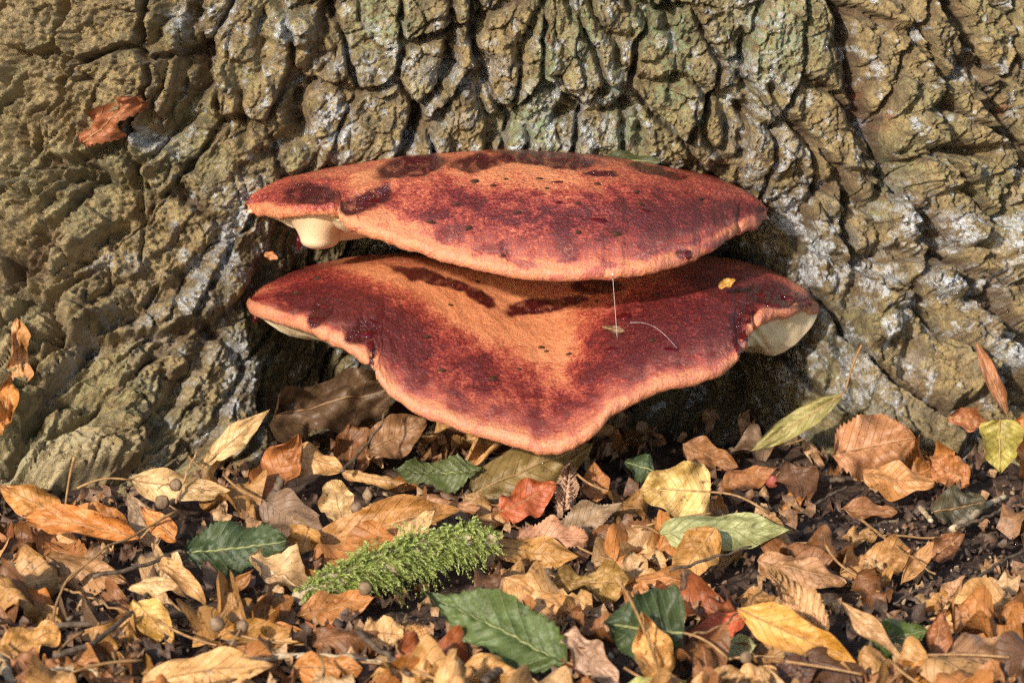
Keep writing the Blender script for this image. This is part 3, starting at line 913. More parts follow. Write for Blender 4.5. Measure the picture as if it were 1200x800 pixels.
def leaf_verts(base_, axis, nrm, L, W, shape, curl, bend, twist, wave, serr, seed, na=44, nb=15, veinrel=0.0):
    side = np.cross(nrm, axis)
    a = np.linspace(0, 1, na)[:, None]; b = np.linspace(-1, 1, nb)[None]
    ow = outline(a, shape) * 0.5 * W
    ew = 1 + 0.16 * pn(a * 5 + seed * 1.7, np.sign(b) * 3.3 + 0 * a, seed) * np.abs(b) ** 3
    if serr > 0:
        teeth = np.abs(((a * na / 2.0) % 1.0) - 0.5) * 2
        ew = ew * (1 + 1.8 * serr * (teeth - 0.6) * (np.abs(b) > 0.93))
    cu = curl * (0.75 + 0.5 * pn(a * 2.2 + seed, 0 * a + seed * .37, seed + 3)) + 1e-3
    ph = cu * b
    ys = ow * ew * np.sin(ph) / cu
    ns = ow * ew * (1 - np.cos(ph)) / cu
    am = 1.5 * wave * np.minimum(W, 0.03)
    ns = ns + am * np.abs(b) ** 1.6 * np.sin(a * (9 + seed % 5) + np.sign(b) * 1.3 + seed) + 0.5 * am * fbm(a * 3 + seed, b * 1.6 + 0 * a, seed + 7, 3)
    cr_ = np.abs(pn(a * 3.1 + seed * 1.9, b * 1.3 + seed * .7, seed + 11)); cr2 = np.abs(pn(a * 7 + seed, b * 3 - seed * .3, seed + 13))
    ns = ns + np.minimum(W, 0.03) * (0.12 * cr_ + 0.035 * cr2) * np.minimum(1, ow / (0.2 * W)) * (0.3 if veinrel else 1)
    if veinrel:
        q = (a * 10 - np.abs(b) * 2.2) % 1.0
        ns = ns - veinrel * np.abs(q - 0.5) * 2 * np.minimum(1, ow / (0.25 * W)) + veinrel * np.exp(-(b / 0.06) ** 2) * -0.6
    tw = twist * (a - 0.5)
    y2 = ys * np.cos(tw) - ns * np.sin(tw); n2 = ys * np.sin(tw) + ns * np.cos(tw)
    bd = bend + 1e-3; sa = (a - 0.5) * bd
    ax = L * (0.5 + np.sin(sa) / bd); nn = L * ((1 - np.cos(sa)) / bd) - L * ((1 - math.cos(0.5 * bd)) / bd)
    ax = ax - np.sin(sa) * n2; nn = nn + np.cos(sa) * n2
    # keep both ends where they were asked for
    V = base_ + (ax - ax[0].mean())[..., None] * axis + y2[..., None] * side + nn[..., None] * nrm
    uv = np.stack([a + 0 * b, (b + 1) / 2 + 0 * a], -1)
    return V, uv


GREENS = []


def make_leaf(label, bpx, tpx, wpx, lean=40, roll=0, curl=0.5, bend=0.3, twist=0.0, wave=0.12, col=(0.5, 0.27, 0.1), shape='ovate', serr=0.0, lift=0.001,
              stalk=0.0, green=False, seed=0, Y=None, group=None, name='fallen_leaf', rel=0.0, detail=True, cat='leaf', stalk_to=None):
    cx_, cy_ = (bpx[0] + tpx[0]) / 2, (bpx[1] + tpx[1]) / 2
    le, ro = math.radians(lean), math.radians(roll)
    n = np.array([math.sin(ro), -math.sin(le) * math.cos(ro), math.cos(le) * math.cos(ro)]); n /= np.linalg.norm(n)
    zc = 0.006
    for it in range(4 if Y is None else 1):
        c0 = G(cx_, cy_, zc) if Y is None else P(cx_, cy_, Y)
        pts = []
        for q in (bpx, tpx):
            d = ray(*q); pts.append(CAM + d * (((c0 - CAM) @ n) / (d @ n)))
        ax = pts[1] - pts[0]; L = np.linalg.norm(ax); ax /= L
        W = 1.12 * wpx * (c0[1] - CAM[1]) / FPX
        V, uv = leaf_verts(pts[0], ax, n, L, W, shape, curl * (1.3 if not green else 1.0), bend * 1.2, twist, wave, serr, seed, veinrel=rel * 1.7, na=44 if detail else 26, nb=15 if detail else 9)
        if Y is None:
            zc += lift - np.quantile(V[..., 2], 0.04)
    b0 = V[0].mean(0)
    t = thing(name, label, cat, b0, group)
    me = raw_mesh('blade', (V - b0).reshape(-1, 3), grid_faces(*V.shape[:2]))
    u = me.uv_layers.new(name='UVMap')
    li = grid_faces(*V.shape[:2]).ravel()
    u.data.foreach_set('uv', np.ascontiguousarray(uv.reshape(-1, 2)[li], np.float32).ravel())
    o = obj('blade', me, M_GREEN if green else M_LEAF, t)
    o.color = (min(.9, col[0] * 1.12), col[1] * (.99 if not green else 1.03), col[2] * (.88 if not green else .75), 1)
    if detail:
        mid = V[:-1, V.shape[1] // 2]
        wr = np.linspace(0.00038, 0.0001, len(mid))
        tv, tf = tube(mid - b0, wr, 5)
        obj('midrib', raw_mesh('midrib', tv, tf), M_RIB if green else M_STALK, o)
    if stalk > 0 or stalk_to:
        if stalk_to:
            e = G(*stalk_to) if len(stalk_to) == 3 else P(stalk_to[0], stalk_to[1], b0[1] - 0.004)
            dirv = e - b0; sl = np.linalg.norm(dirv)
            q = np.linspace(0, 1, 10)[:, None]
            sp = dirv * q + np.array([0, 0, 1]) * 0.10 * sl * np.sin(math.pi * q)
        else:
            q = np.linspace(0, 1, 9)[:, None]
            sp = -(ax * np.array([1, 1, .2])) * stalk * q + n * stalk * 0.08 * q ** 2 * (1 if seed % 2 else -0.3) + np.cross(n, ax) * stalk * 0.2 * q ** 2 * (1 if seed % 3 else -1)
            if Y is None:
                sp[:, 2] = np.maximum(sp[:, 2], -b0[2] + 0.001)
        tv, tf = tube(sp, np.linspace(0.00045, 0.0006, len(sp)), 6)
        obj('stalk', raw_mesh('stalk', tv, tf), M_STALK, t)
    return t


TAN = (0.50, 0.30, 0.125); PALE = (0.60, 0.42, 0.21); ORG = (0.50, 0.205, 0.055); OCH = (0.46, 0.25, 0.075); BRN = (0.25, 0.115, 0.045); DRK = (0.13, 0.065, 0.032)
RED = (0.42, 0.115, 0.045); PNK = (0.44, 0.235, 0.14); GRY = (0.33, 0.24, 0.15); YEL = (0.62, 0.44, 0.17); GRN = (0.06, 0.10, 0.035); DGR = (0.042, 0.066, 0.030); PGR = (0.36, 0.38, 0.22)
YGR = (0.29, 0.27, 0.10); OLV = (0.22, 0.16, 0.06); PUR = (0.16, 0.085, 0.065)
D = dict
heroes = [
    # --- by the pale root
    ('bright orange boat-shaped leaf with a long stalk lying below the pale root', (164, 632), (26, 606), 46, D(lean=55, curl=1.3, bend=-.5, col=ORG, shape='lance', stalk_to=(206, 600), lift=.012)),
    ('broad orange leaf half under the boat-shaped orange leaf', (75, 605), (-6, 566), 44, D(lean=50, curl=-.6, col=(0.5, .24, .07), lift=.004)),
    ('long pale tan leaf lying level against the foot of the pale root', (150, 562), (274, 576), 40, D(lean=60, curl=-.7, bend=.3, col=PALE, shape='ovate', stalk_to=(90, 572), lift=.010)),
    ('narrow pale leaf standing on end against dark bark beside the reddish curled leaf', (234, 550), (318, 478), 28, D(lean=72, curl=.9, bend=-.4, col=PALE, shape='lance', lift=.010)),
    ('big reddish brown curled leaf standing on its side near dark bark', (300, 592), (352, 504), 58, D(lean=66, curl=1.3, bend=.9, twist=.5, col=(0.36, .15, .05), shape='round', lift=.004)),
    ('tan rolled leaf with dark specks at the edge of the litter', (54, 655), (-6, 668), 44, D(lean=45, curl=1.6, col=TAN, lift=.006)),
    ('small orange curled leaf on brown twig litter', (22, 694), (72, 716), 30, D(lean=45, curl=1.5, bend=.5, col=ORG, lift=.004)),
    ('large flat tan leaf with dark stains below the small orange curled leaf', (-10, 770), (70, 735), 56, D(lean=38, curl=-.3, col=OCH, shape='torn', lift=.003)),
    ('folded yellow tan leaf with its point hanging down over dark soil', (158, 704), (206, 758), 40, D(lean=58, curl=.7, bend=-.5, col=(0.62, .38, .12), shape='ovate', lift=.003)),
    ('tan arched leaf folded over the top of the yellow tan leaf', (150, 690), (228, 688), 34, D(lean=30, curl=-1.6, bend=-.9, col=PALE, lift=.014)),
    ('tan ribbon-like leaf curled into an arch', (186, 662), (252, 718), 26, D(lean=50, curl=1.0, bend=-1.6, twist=.7, col=TAN, shape='lance', lift=.010)),
    ('large speckled tan leaf lying lengthwise in front of the arched leaves', (168, 802), (322, 778), 52, D(lean=48, curl=-.7, bend=-.4, col=(0.55, .33, .13), shape='round', lift=.006)),
    ('orange tan twisted leaf beside two brown nutlets', (226, 752), (380, 742), 44, D(lean=45, curl=1.1, twist=.9, bend=.3, col=OCH, lift=.003)),
    ('dark green toothed leaf fragment among tan leaves near the root', (216, 646), (338, 632), 62, D(lean=60, curl=-.5, col=DGR, green=True, serr=.16, shape='round', rel=.0012, lift=.008)),
    ('grey tan leaf standing upright behind the boat-shaped orange leaf', (186, 640), (148, 576), 36, D(lean=68, curl=.6, col=GRY, shape='ovate', lift=.006)),
    ('small orange leaf leaning on the grey tan leaf', (206, 632), (164, 592), 28, D(lean=60, curl=-.7, col=ORG, lift=.012)),
    ('brown orange strip of leaf bent into a hook', (246, 702), (306, 660), 22, D(lean=50, curl=.8, bend=1.6, col=(0.36, .17, .06), shape='lance', lift=.004)),
    ('small folded orange leaf standing below the bark of the pale root', (74, 614), (90, 584), 22, D(lean=75, curl=1.5, col=ORG, stalk_to=(87, 535), lift=.010)),
    ('orange curled leaf tucked behind the small folded one', (152, 622), (84, 590), 34, D(lean=50, curl=1.0, col=(0.46, .21, .07), lift=.004)),
    ('broad brown tan leaf lying under a dark twig', (54, 652), (150, 684), 46, D(lean=40, curl=-.5, col=(0.36, .2, .085), shape='round', lift=.001)),
    ('tan leaf with brown edge below the pale bark', (40, 620), (110, 655), 36, D(lean=45, curl=.7, col=TAN, lift=.002)),
    # --- between root and moss
    ('tan leaf draped over twigs in front of wet dark bark', (334, 530), (404, 552), 40, D(lean=55, curl=-.9, bend=-.4, col=TAN, lift=.012)),
    ('tan leaf rolled into a tube behind the green toothed leaf', (400, 552), (476, 566), 34, D(lean=50, curl=-1.8, col=TAN, shape='round', lift=.008)),
    ('green toothed leaf lying flat beneath the brackets', (566, 548), (460, 550), 44, D(lean=42, curl=-.4, col=(0.085, .105, .04), green=True, serr=.14, rel=.0012, lift=.012)),
    ('large olive brown leaf propped up under the lower bracket', (552, 580), (694, 520), 66, D(lean=62, curl=-.6, bend=-.3, col=OLV, shape='round', lift=.006)),
    ('long ochre leaf with dark blotches lying behind the mossy stick', (366, 640), (540, 596), 58, D(lean=55, curl=.9, bend=-.3, col=(0.48, .25, .085), shape='round', lift=.006)),
    ('pale leaf curled over the end of the long ochre leaf', (470, 640), (512, 592), 38, D(lean=60, curl=1.2, bend=.9, col=PALE, lift=.014)),
    ('brown curled leaf beside the green toothed leaf', (478, 582), (566, 596), 38, D(lean=45, curl=-1.2, col=(0.34, .17, .075), lift=.006)),
    ('pale ragged leaf standing in front of the tan tube leaf', (402, 614), (388, 562), 46, D(lean=60, curl=.5, col=PALE, shape='torn', lift=.006)),
    ('small ochre leaf hanging on a thin stalk beside the dark green fragment', (362, 618), (350, 652), 44, D(lean=65, curl=.8, col=OCH, shape='heart', stalk_to=(341, 606), lift=.006)),
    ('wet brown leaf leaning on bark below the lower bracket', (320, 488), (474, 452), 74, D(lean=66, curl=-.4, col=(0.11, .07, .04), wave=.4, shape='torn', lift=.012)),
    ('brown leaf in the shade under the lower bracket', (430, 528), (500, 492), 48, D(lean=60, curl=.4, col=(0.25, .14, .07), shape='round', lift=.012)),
    # --- around and before the moss
    ('large green toothed leaf with pale midrib lying in front of the mossy stick', (664, 776), (494, 692), 76, D(lean=52, curl=.35, bend=-.3, col=(0.085, .125, .045), green=True, serr=.16, rel=.0016, stalk_to=(690, 793), shape='ovate', lift=.008)),
    ('orange brown leaf with clear midrib below the mossy stick', (346, 722), (444, 698), 40, D(lean=48, curl=.5, col=(0.42, .19, .06), lift=.003)),
    ('orange leaf lying below the orange brown leaf with clear midrib', (300, 742), (384, 742), 32, D(lean=45, curl=-.6, col=ORG, lift=.003)),
    ('smooth orange leaf lying on a grey twig', (344, 780), (426, 784), 40, D(lean=50, curl=-.4, col=(0.5, .22, .06), shape='round', lift=.006)),
    ('pale ruffled leaf with toothed edge beside the large green leaf', (424, 742), (476, 742), 46, D(lean=55, curl=.5, col=(0.58, .38, .18), shape='torn', serr=.2, lift=.004)),
    ('small corrugated tan leaf next to the pale ruffled one', (474, 734), (514, 766), 34, D(lean=58, curl=1.1, col=TAN, serr=.25, rel=.0018, lift=.003)),
    ('ochre leaf curled like a trough below the pale ruffled leaf', (420, 800), (484, 778), 30, D(lean=45, curl=-1.5, bend=-.4, col=OCH, lift=.003)),
    ('thick tan leaf rolled into a loop below the large green leaf', (514, 796), (640, 800), 56, D(lean=48, curl=-1.1, bend=-1.3, col=(0.54, .3, .1), shape='round', lift=.004)),
    ('tan leaf rolled up inside the loop of another leaf', (560, 806), (616, 796), 30, D(lean=60, curl=2.0, bend=.4, col=TAN, lift=.002)),
    ('orange tan leaf running out from under the large green leaf', (590, 676), (676, 722), 48, D(lean=45, curl=-.5, col=(0.48, .26, .09), shape='ovate', lift=.003)),
    ('rusty red leaf lying behind the pink toothed leaf', (586, 600), (652, 566), 46, D(lean=48, curl=-.5, col=RED, shape='round', lift=.006)),
    ('pinkish orange leaf with toothed rim in front of the rusty red one', (604, 630), (690, 630), 44, D(lean=50, curl=.35, col=PNK, serr=.2, shape='round', lift=.007)),
    ('ochre brown leaf under the pinkish toothed leaf', (578, 640), (680, 652), 44, D(lean=48, curl=-.6, col=OCH, shape='round', lift=.004)),
    ('grey tan leaf with fine teeth behind dark soil clods', (656, 622), (730, 590), 40, D(lean=48, curl=.5, col=GRY, serr=.15, lift=.006)),
    ('crumpled pale pink leaf of many ruffles below the bracket tongue', (660, 600), (668, 542), 30, D(lean=70, curl=.6, wave=.5, col=(0.52, .36, .26), shape='torn', serr=.3, rel=.003, lift=.006)),
    ('orange brown upright leaf beside the crumpled pink leaf', (700, 588), (696, 540), 34, D(lean=70, curl=1.0, col=(0.38, .17, .06), lift=.006)),
    ('bright yellow leaf propped up facing outward in front of shade', (832, 576), (748, 574), 68, D(lean=66, curl=.35, bend=-.3, twist=.5, col=YEL, shape='heart', stalk_to=(902, 602), lift=.012)),
    ('large grey green leaf arching over a golden leaf', (774, 626), (928, 622), 52, D(lean=50, curl=-.6, bend=-.4, col=PGR, green=True, shape='ovate', stalk_to=(740, 616), lift=.012)),
    ('golden brown leaf sheltered by the grey green one', (838, 618), (790, 682), 48, D(lean=55, curl=-.4, col=OCH, shape='round', lift=.004)),
    ('round dark green leaf with yellow stalk lying on tan leaves', (800, 742), (706, 730), 98, D(lean=62, curl=.25, col=DGR, green=True, shape='heart', stalk_to=(852, 770), serr=.06, lift=.008)),
    ('wavy tan leaf standing in front of the round dark green leaf', (776, 800), (752, 716), 48, D(lean=66, curl=.6, wave=.3, col=(0.58, .33, .12), stalk_to=(722, 676), lift=.006)),
    ('bright red orange leaf beside the round dark green leaf', (872, 722), (802, 748), 38, D(lean=50, curl=-.5, col=(0.46, .10, .035), lift=.006)),
    ('long golden leaf with curled edge stretching away from the red orange leaf', (864, 712), (1004, 778), 52, D(lean=52, curl=.9, bend=.3, col=(0.60, .32, .08), shape='lance', lift=.008)),
    ('olive ochre wavy leaf behind the round dark green leaf', (648, 682), (746, 682), 38, D(lean=45, curl=.4, wave=.4, col=(0.36, .23, .075), shape='round', lift=.003)),
    ('twisted pinkish grey leaf next to the wavy tan leaf', (660, 744), (726, 800), 46, D(lean=55, curl=.8, twist=1.0, col=(0.46, .31, .22), shape='torn', lift=.004)),
    ('tan scalloped leaf lying behind the wavy tan leaf', (742, 680), (792, 676), 24, D(lean=40, curl=.6, col=TAN, lift=.004)),
    ('grey green leaf scrap below the bright red orange leaf', (820, 760), (888, 756), 34, D(lean=45, curl=-.3, col=(0.30, .31, .18), green=True, shape='round', lift=.003)),
    ('tan leaf lying below the grey green scrap', (824, 796), (904, 792), 34, D(lean=45, curl=-.5, col=TAN, shape='round', lift=.003)),
    ('pale green leaf edge showing below the wavy tan leaf', (730, 806), (806, 798), 24, D(lean=50, curl=-.4, col=(0.40, .42, .18), green=True, lift=.003)),
    ('dark green toothed leaf in deep shade behind the bright yellow leaf', (766, 552), (732, 540), 34, D(lean=60, curl=-.4, col=DGR, green=True, serr=.2, lift=.010)),
    # --- right
    ('long yellow green leaf with its stalk climbing up the bark', (990, 460), (878, 530), 30, D(lean=68, curl=.7, bend=.3, col=YGR, shape='lance', stalk_to=(1010, 404), lift=.014)),
    ('broad round brown leaf with toothed rim leaning against the trunk', (976, 532), (1074, 512), 74, D(lean=72, curl=-.25, col=(0.38, .19, .09), serr=.14, shape='round', lift=.008)),
    ('tan orange leaf lying below the broad round brown leaf', (1010, 556), (1096, 566), 42, D(lean=55, curl=-.6, col=(0.44, .22, .08), shape='torn', lift=.008)),
    ('orange brown leaf standing beside the tan orange leaf', (1136, 566), (1084, 534), 40, D(lean=62, curl=.6, col=(0.40, .17, .06), lift=.006)),
    ('yellow green leaf standing upright against the trunk', (1172, 492), (1172, 556), 50, D(lean=74, curl=.6, col=(0.36, .32, .08), shape='heart', lift=.012)),
    ('thin brown leaf pointing straight up beside the yellow green upright leaf', (1182, 492), (1142, 398), 24, D(lean=74, curl=1.8, bend=-.4, col=(0.36, .17, .085), shape='lance', lift=.020)),
    ('reddish brown leaf folded behind the yellow green upright leaf', (1112, 488), (1164, 500), 34, D(lean=62, curl=1.0, col=(0.38, .16, .07), lift=.020)),
    ('orange leaf jammed between the trunk and the yellow green upright leaf', (1196, 520), (1206, 480), 30, D(lean=68, curl=.6, col=ORG, lift=.012)),
    ('dark grey green leaf lying flat by a splintered wood chip', (1092, 600), (1156, 588), 50, D(lean=50, curl=-.3, col=(0.085, .075, .04), shape='round', lift=.003)),
    ('small brown leaf half sunk into bare soil', (986, 596), (1052, 600), 28, D(lean=35, curl=.4, col=BRN, lift=.001)),
    ('tan corrugated leaf folded lengthwise in front of bare soil', (968, 744), (900, 660), 50, D(lean=60, curl=.9, col=(0.52, .33, .17), shape='ovate', rel=.0028, lift=.010)),
    ('pinkish tan leaf lying behind the corrugated leaf', (888, 658), (992, 684), 40, D(lean=48, curl=-.7, bend=-.4, col=(0.46, .26, .13), shape='round', lift=.006)),
    ('ragged tan leaf lying on the bare soil', (984, 672), (1070, 644), 42, D(lean=48, curl=.6, wave=.35, col=(0.44, .25, .10), shape='torn', lift=.004)),
    ('brown tan leaf curled into a ring on bare soil', (1108, 708), (1140, 662), 34, D(lean=62, curl=.8, bend=2.6, col=(0.40, .24, .13), shape='lance', lift=.004)),
    ('long tan strip of leaf slanting down past a green leaf', (984, 704), (1062, 776), 26, D(lean=50, curl=.9, col=(0.50, .31, .15), shape='lance', lift=.010)),
    ('green toothed leaf peeping out between brown leaves', (1020, 752), (1088, 738), 48, D(lean=58, curl=-.2, col=(0.08, .12, .035), green=True, serr=.2, lift=.003)),
    ('bright orange curled leaf below the green peeping leaf', (1042, 796), (1112, 786), 40, D(lean=52, curl=1.0, col=(0.52, .24, .05), lift=.003)),
    ('rust brown leaf standing beside the green peeping leaf', (1096, 774), (1104, 712), 32, D(lean=66, curl=.8, col=(0.30, .12, .045), lift=.004)),
    ('large flat brown leaf at the edge of the bare soil', (1112, 764), (1216, 780), 72, D(lean=42, curl=-.3, col=(0.34, .20, .11), shape='round', lift=.004)),
    ('purple brown leaf below the corrugated leaf', (906, 798), (964, 778), 42, D(lean=52, curl=.4, col=PUR, lift=.003)),
    ('pale tan leaf lying below the long golden leaf', (858, 800), (912, 786), 34, D(lean=50, curl=-.4, col=(0.55, .34, .15), shape='round', lift=.003)),
    ('brown leaf folded on dark crumbs behind the ring-curled leaf', (1086, 656), (1132, 624), 34, D(lean=55, curl=.8, col=(0.28, .13, .06), lift=.003)),
    ('tan upright sliver of leaf beside the ragged tan leaf', (1056, 684), (1096, 632), 24, D(lean=60, curl=1.0, col=(0.42, .23, .09), shape='lance', lift=.004)),
    ('brown leaf lying against the trunk in the shade of the lower bracket', (800, 520), (866, 548), 34, D(lean=50, curl=.6, col=(0.27, .13, .05), lift=.006)),
    ('brown orange leaf lying before the yellow green long leaf', (846, 566), (912, 548), 34, D(lean=48, curl=-.7, col=(0.34, .15, .055), lift=.006)),
    ('tan orange leaf lying in front of the bright yellow leaf', (840, 606), (766, 608), 30, D(lean=45, curl=-.6, col=(0.46, .24, .08), lift=.002)),
]
seed = 0
for lab, b_, t_, w_, kw in heroes:
    seed += 1
    make_leaf(lab, b_, t_, w_, seed=seed, **kw)
# leaves and scraps caught on the bark or the cap
for lab, b_, t_, w_, kw in [
        ('reddish brown leaf scrap stuck to the bark above the brackets', (98, 168), (162, 112), 40, D(lean=84, roll=-20, curl=.5, wave=.4, col=(0.30, .12, .055), shape='torn', serr=.2)),
        ('tan leaf caught upright in the hollow beside the pale root', (22, 452), (20, 372), 34, D(lean=78, roll=20, curl=1.3, wave=.4, shape='torn', col=(0.52, .28, .12))),
        ('orange leaf wedged low in the hollow beside the pale root', (4, 505), (12, 440), 30, D(lean=70, roll=10, curl=1.2, wave=.4, shape='round', col=(0.46, .21, .06))),
        ('dark green leaf resting behind the top of the upper bracket', (708, 184), (778, 190), 22, D(lean=50, curl=-.5, col=(0.05, .055, .02), green=True, Y=-0.012)),
        ('tiny yellow leaf scrap on the torn edge of the lower bracket', (842, 336), (862, 328), 12, D(lean=60, curl=.8, col=(0.62, .36, .08), shape='torn', serr=.3, Y=-0.055)),
        ('tiny orange scrap hanging on dark bark between the brackets', (310, 297), (326, 303), 10, D(lean=75, curl=.8, col=(0.5, .22, .10), shape='torn')),
        ('grey scrap of leaf stuck on the lower bracket cap', (706, 383), (734, 389), 10, D(lean=45, curl=.3, col=(0.16, .09, .05), shape='torn'))]:
    seed += 1
    if 'Y' not in kw:
        mx_, my_ = (b_[0] + t_[0]) / 2, (b_[1] + t_[1]) / 2
        kw['Y'] = (on_cap(1, 720, 386)[0][1] - 0.003) if my_ == 386 else surfY(mx_, my_, 9) - 0.002
    make_leaf(lab, b_, t_, w_, seed=seed, **kw)

# the rest of the litter: lower, darker leaves between the ones above
fr_ = np.random.default_rng(21)
PALET = [('tan', TAN), ('orange', (0.42, .19, .06)), ('ochre', (0.38, .21, .07)), ('brown', BRN), ('dark brown', DRK), ('grey brown', (0.24, .16, .10)), ('rusty', (0.30, .10, .04)), ('pale', (0.52, .35, .18))]
FORMS = [('flat', .4, .15), ('rolled', 2.3, .3), ('arched', -1.2, -1.1), ('cupped', 1.4, .8)]
n_fill = 0
tries = 0
while n_fill < 235 and tries < 9000:
    tries += 1
    px = fr_.uniform(-70, 1270); py = fr_.uniform(470, 850)
    if py < np.interp(px, GLX, GLY) + 8:
        continue
    bare = math.exp(-(((px - 1080) / 190) ** 2 + ((py - 635) / 72) ** 2))
    if fr_.uniform() < bare * 1.1:
        continue
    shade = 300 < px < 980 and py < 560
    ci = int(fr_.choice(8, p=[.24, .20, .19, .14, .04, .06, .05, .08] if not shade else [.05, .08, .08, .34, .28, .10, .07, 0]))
    fi = int(fr_.integers(0, 4))
    L = fr_.uniform(52, 145) * (1 - .35 * bare); an = fr_.uniform(0, 2 * math.pi)
    dx, dy = math.cos(an) * L / 2, math.sin(an) * L / 2 * 0.55
    if py - abs(dy) < np.interp(px, GLX, GLY) - 4:
        continue
    mossy = 320 < px < 620 and abs(py - (700 - (px - 346) * .30) - 14) < 36
    if mossy:
        continue
    hid = False
    for _, hb, ht, hw, hk in heroes:
        hx, hy = (hb[0] + ht[0]) / 2, (hb[1] + ht[1]) / 2
        hl = math.hypot(hb[0] - ht[0], hb[1] - ht[1])
        if math.hypot((px - hx) / (hl * .28 + L * .2), (py - hy - 6) / (abs(hb[1] - ht[1]) * .3 + hw * .25 + 5)) < 1:
            hid = True
            break
    if hid and fr_.uniform() < .93:
        continue
    zone = 'below the pale root' if px < 340 else ('under the brackets' if (py < 600 and px < 900) else ('around the mossy stick' if px < 620 else ('around the round green leaf' if px < 900 else 'on the bare soil')))
    size = 'large' if L > 92 else 'small'
    si = int(fr_.choice(4, p=[.36, .26, .28, .10])); stk = float(fr_.choice([0, 0, .02, .03])); sr = float(fr_.choice([0, 0, .15]))
    lab = '%s %s %s %s%s leaf%s in litter %s' % (size, FORMS[fi][0], PALET[ci][0], ['oval', 'narrow', 'rounded', 'ragged'][si], ' toothed' if sr else '', ' with a stalk' if stk else '', zone)
    v = fr_.uniform(0.75, 1.15)
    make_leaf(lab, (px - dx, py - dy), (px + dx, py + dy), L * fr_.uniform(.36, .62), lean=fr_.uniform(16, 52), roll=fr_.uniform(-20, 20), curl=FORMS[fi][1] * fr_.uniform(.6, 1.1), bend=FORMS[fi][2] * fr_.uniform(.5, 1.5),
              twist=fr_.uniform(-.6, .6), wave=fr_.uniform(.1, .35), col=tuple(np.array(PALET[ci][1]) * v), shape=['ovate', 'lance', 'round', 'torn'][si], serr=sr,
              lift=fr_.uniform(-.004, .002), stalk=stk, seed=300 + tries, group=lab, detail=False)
    n_fill += 1

# litter beyond the picture's edges, one mass
fv, ff, fm = [], [], []
nv = 0
for q in range(900):
    x = fr_.uniform(-1.6, 1.6); y = fr_.uniform(-1.15, 0.6)
    d = np.array([[x, y, 0.0]]); qx, qy = proj(d)
    if (-60 < qx[0] < 1260 and 400 < qy[0] < 860) or (np.hypot(x, y - 0.45) < 0.56):
        continue
    an = fr_.uniform(0, 6.28); le = fr_.uniform(-.5, .5)
    n = np.array([math.sin(le) * .6, -abs(math.sin(le)) * .6, 1.0]); n /= np.linalg.norm(n)
    ax = np.array([math.cos(an), math.sin(an), 0]); ax -= n * (ax @ n); ax /= np.linalg.norm(ax)
    V, uv = leaf_verts(np.array([x, y, 0.006]), ax, n, fr_.uniform(.025, .06), fr_.uniform(.015, .03), 'ovate', fr_.uniform(-1.3, 1.3), fr_.uniform(-.8, .8), fr_.uniform(-.5, .5), .2, 0, q, 12, 5)
    V[..., 2] += 0.002 - V[..., 2].min()
    fv.append(V.reshape(-1, 3)); ff.append(grid_faces(12, 5) + nv); nv += 60
    fm.append(np.full(60, fr_.uniform()))
litter_k = varied('litter_leaf', [(0, (0.12, .06, .03)), (.3, (0.28, .13, .05)), (.6, (0.45, .24, .09)), (.85, (0.5, .3, .13)), (1, (0.42, .18, .05))], 0.55)
fv = np.concatenate(fv); me = raw_mesh('leaf_litter', fv, np.concatenate(ff)); fm = np.concatenate(fm)
set_col(me, 'mask', np.stack([fm, fm, fm, fm * 0 + 1], -1))
o = obj('leaf_litter', me, litter_k.m); o['kind'] = 'stuff'; o['label'] = 'brown leaf litter spread around the foot of the tree'; o['category'] = 'leaf litter'

# ------------------------------------------------------------------ crumbs of soil, bark and leaf between the leaves
cv, cf, cm = [], [], []
dirs = np.array([[1, 0, 0], [0, 1, 0], [-1, 0, 0], [0, -1, 0], [0, 0, 1], [0, 0, -1]], float)
oct_f = np.array([[0, 1, 4], [1, 2, 4], [2, 3, 4], [3, 0, 4], [1, 0, 5], [2, 1, 5], [3, 2, 5], [0, 3, 5]])
nC = 11000
cpx = fr_.uniform(-80, 1280, nC); cpy = fr_.uniform(470, 850, nC)
soilw = np.exp(-(((cpx - 1090) / 170) ** 2 + ((cpy - 640) / 75) ** 2))
keepc = (cpy > np.interp(cpx, GLX, GLY) - 6) & (fr_.uniform(size=nC) < 0.25 + 0.7 * soilw)
cpx, cpy, soilw = cpx[keepc], cpy[keepc], soilw[keepc]; nC = len(cpx)
rays = FWD + np.outer((cpx - 600) / FPX, RIGHT) + np.outer((400 - cpy) / FPX, UP)
pos = CAM + rays * ((0.001 - CAM[2]) / rays[:, 2])[:, None]
pos[:, 2] = ground_h(pos[:, 0], pos[:, 1]) + 0.0006 + fr_.uniform(0, .003, nC)
sz = fr_.gamma(2.2, 0.00055, nC) + 0.0004
sc3 = fr_.uniform(.35, 1.3, (nC, 1, 3)) * sz[:, None, None]
jit = dirs[None] * sc3 * fr_.uniform(.6, 1.3, (nC, 6, 1)) + fr_.normal(0, .12, (nC, 6, 3)) * sz[:, None, None]
al = fr_.uniform(0, 6.28, nC); ca_, sa_ = np.cos(al)[:, None], np.sin(al)[:, None]
be = fr_.uniform(-.8, .8, nC); cb_, sb_ = np.cos(be)[:, None], np.sin(be)[:, None]
x1 = jit[..., 0] * cb_ - jit[..., 2] * sb_; z1 = jit[..., 0] * sb_ + jit[..., 2] * cb_; y1 = jit[..., 1]
V = np.stack([x1 * ca_ - y1 * sa_, x1 * sa_ + y1 * ca_, z1], -1) + pos[:, None]
F = oct_f[None] + (np.arange(nC) * 6)[:, None, None]
rv = np.repeat(fr_.uniform(0, 1, nC), 6)
me = raw_mesh('soil_crumbs', V.reshape(-1, 3), F.reshape(-1, 3), False)
set_col(me, 'mask', np.stack([rv, rv, rv, rv * 0 + 1], -1))
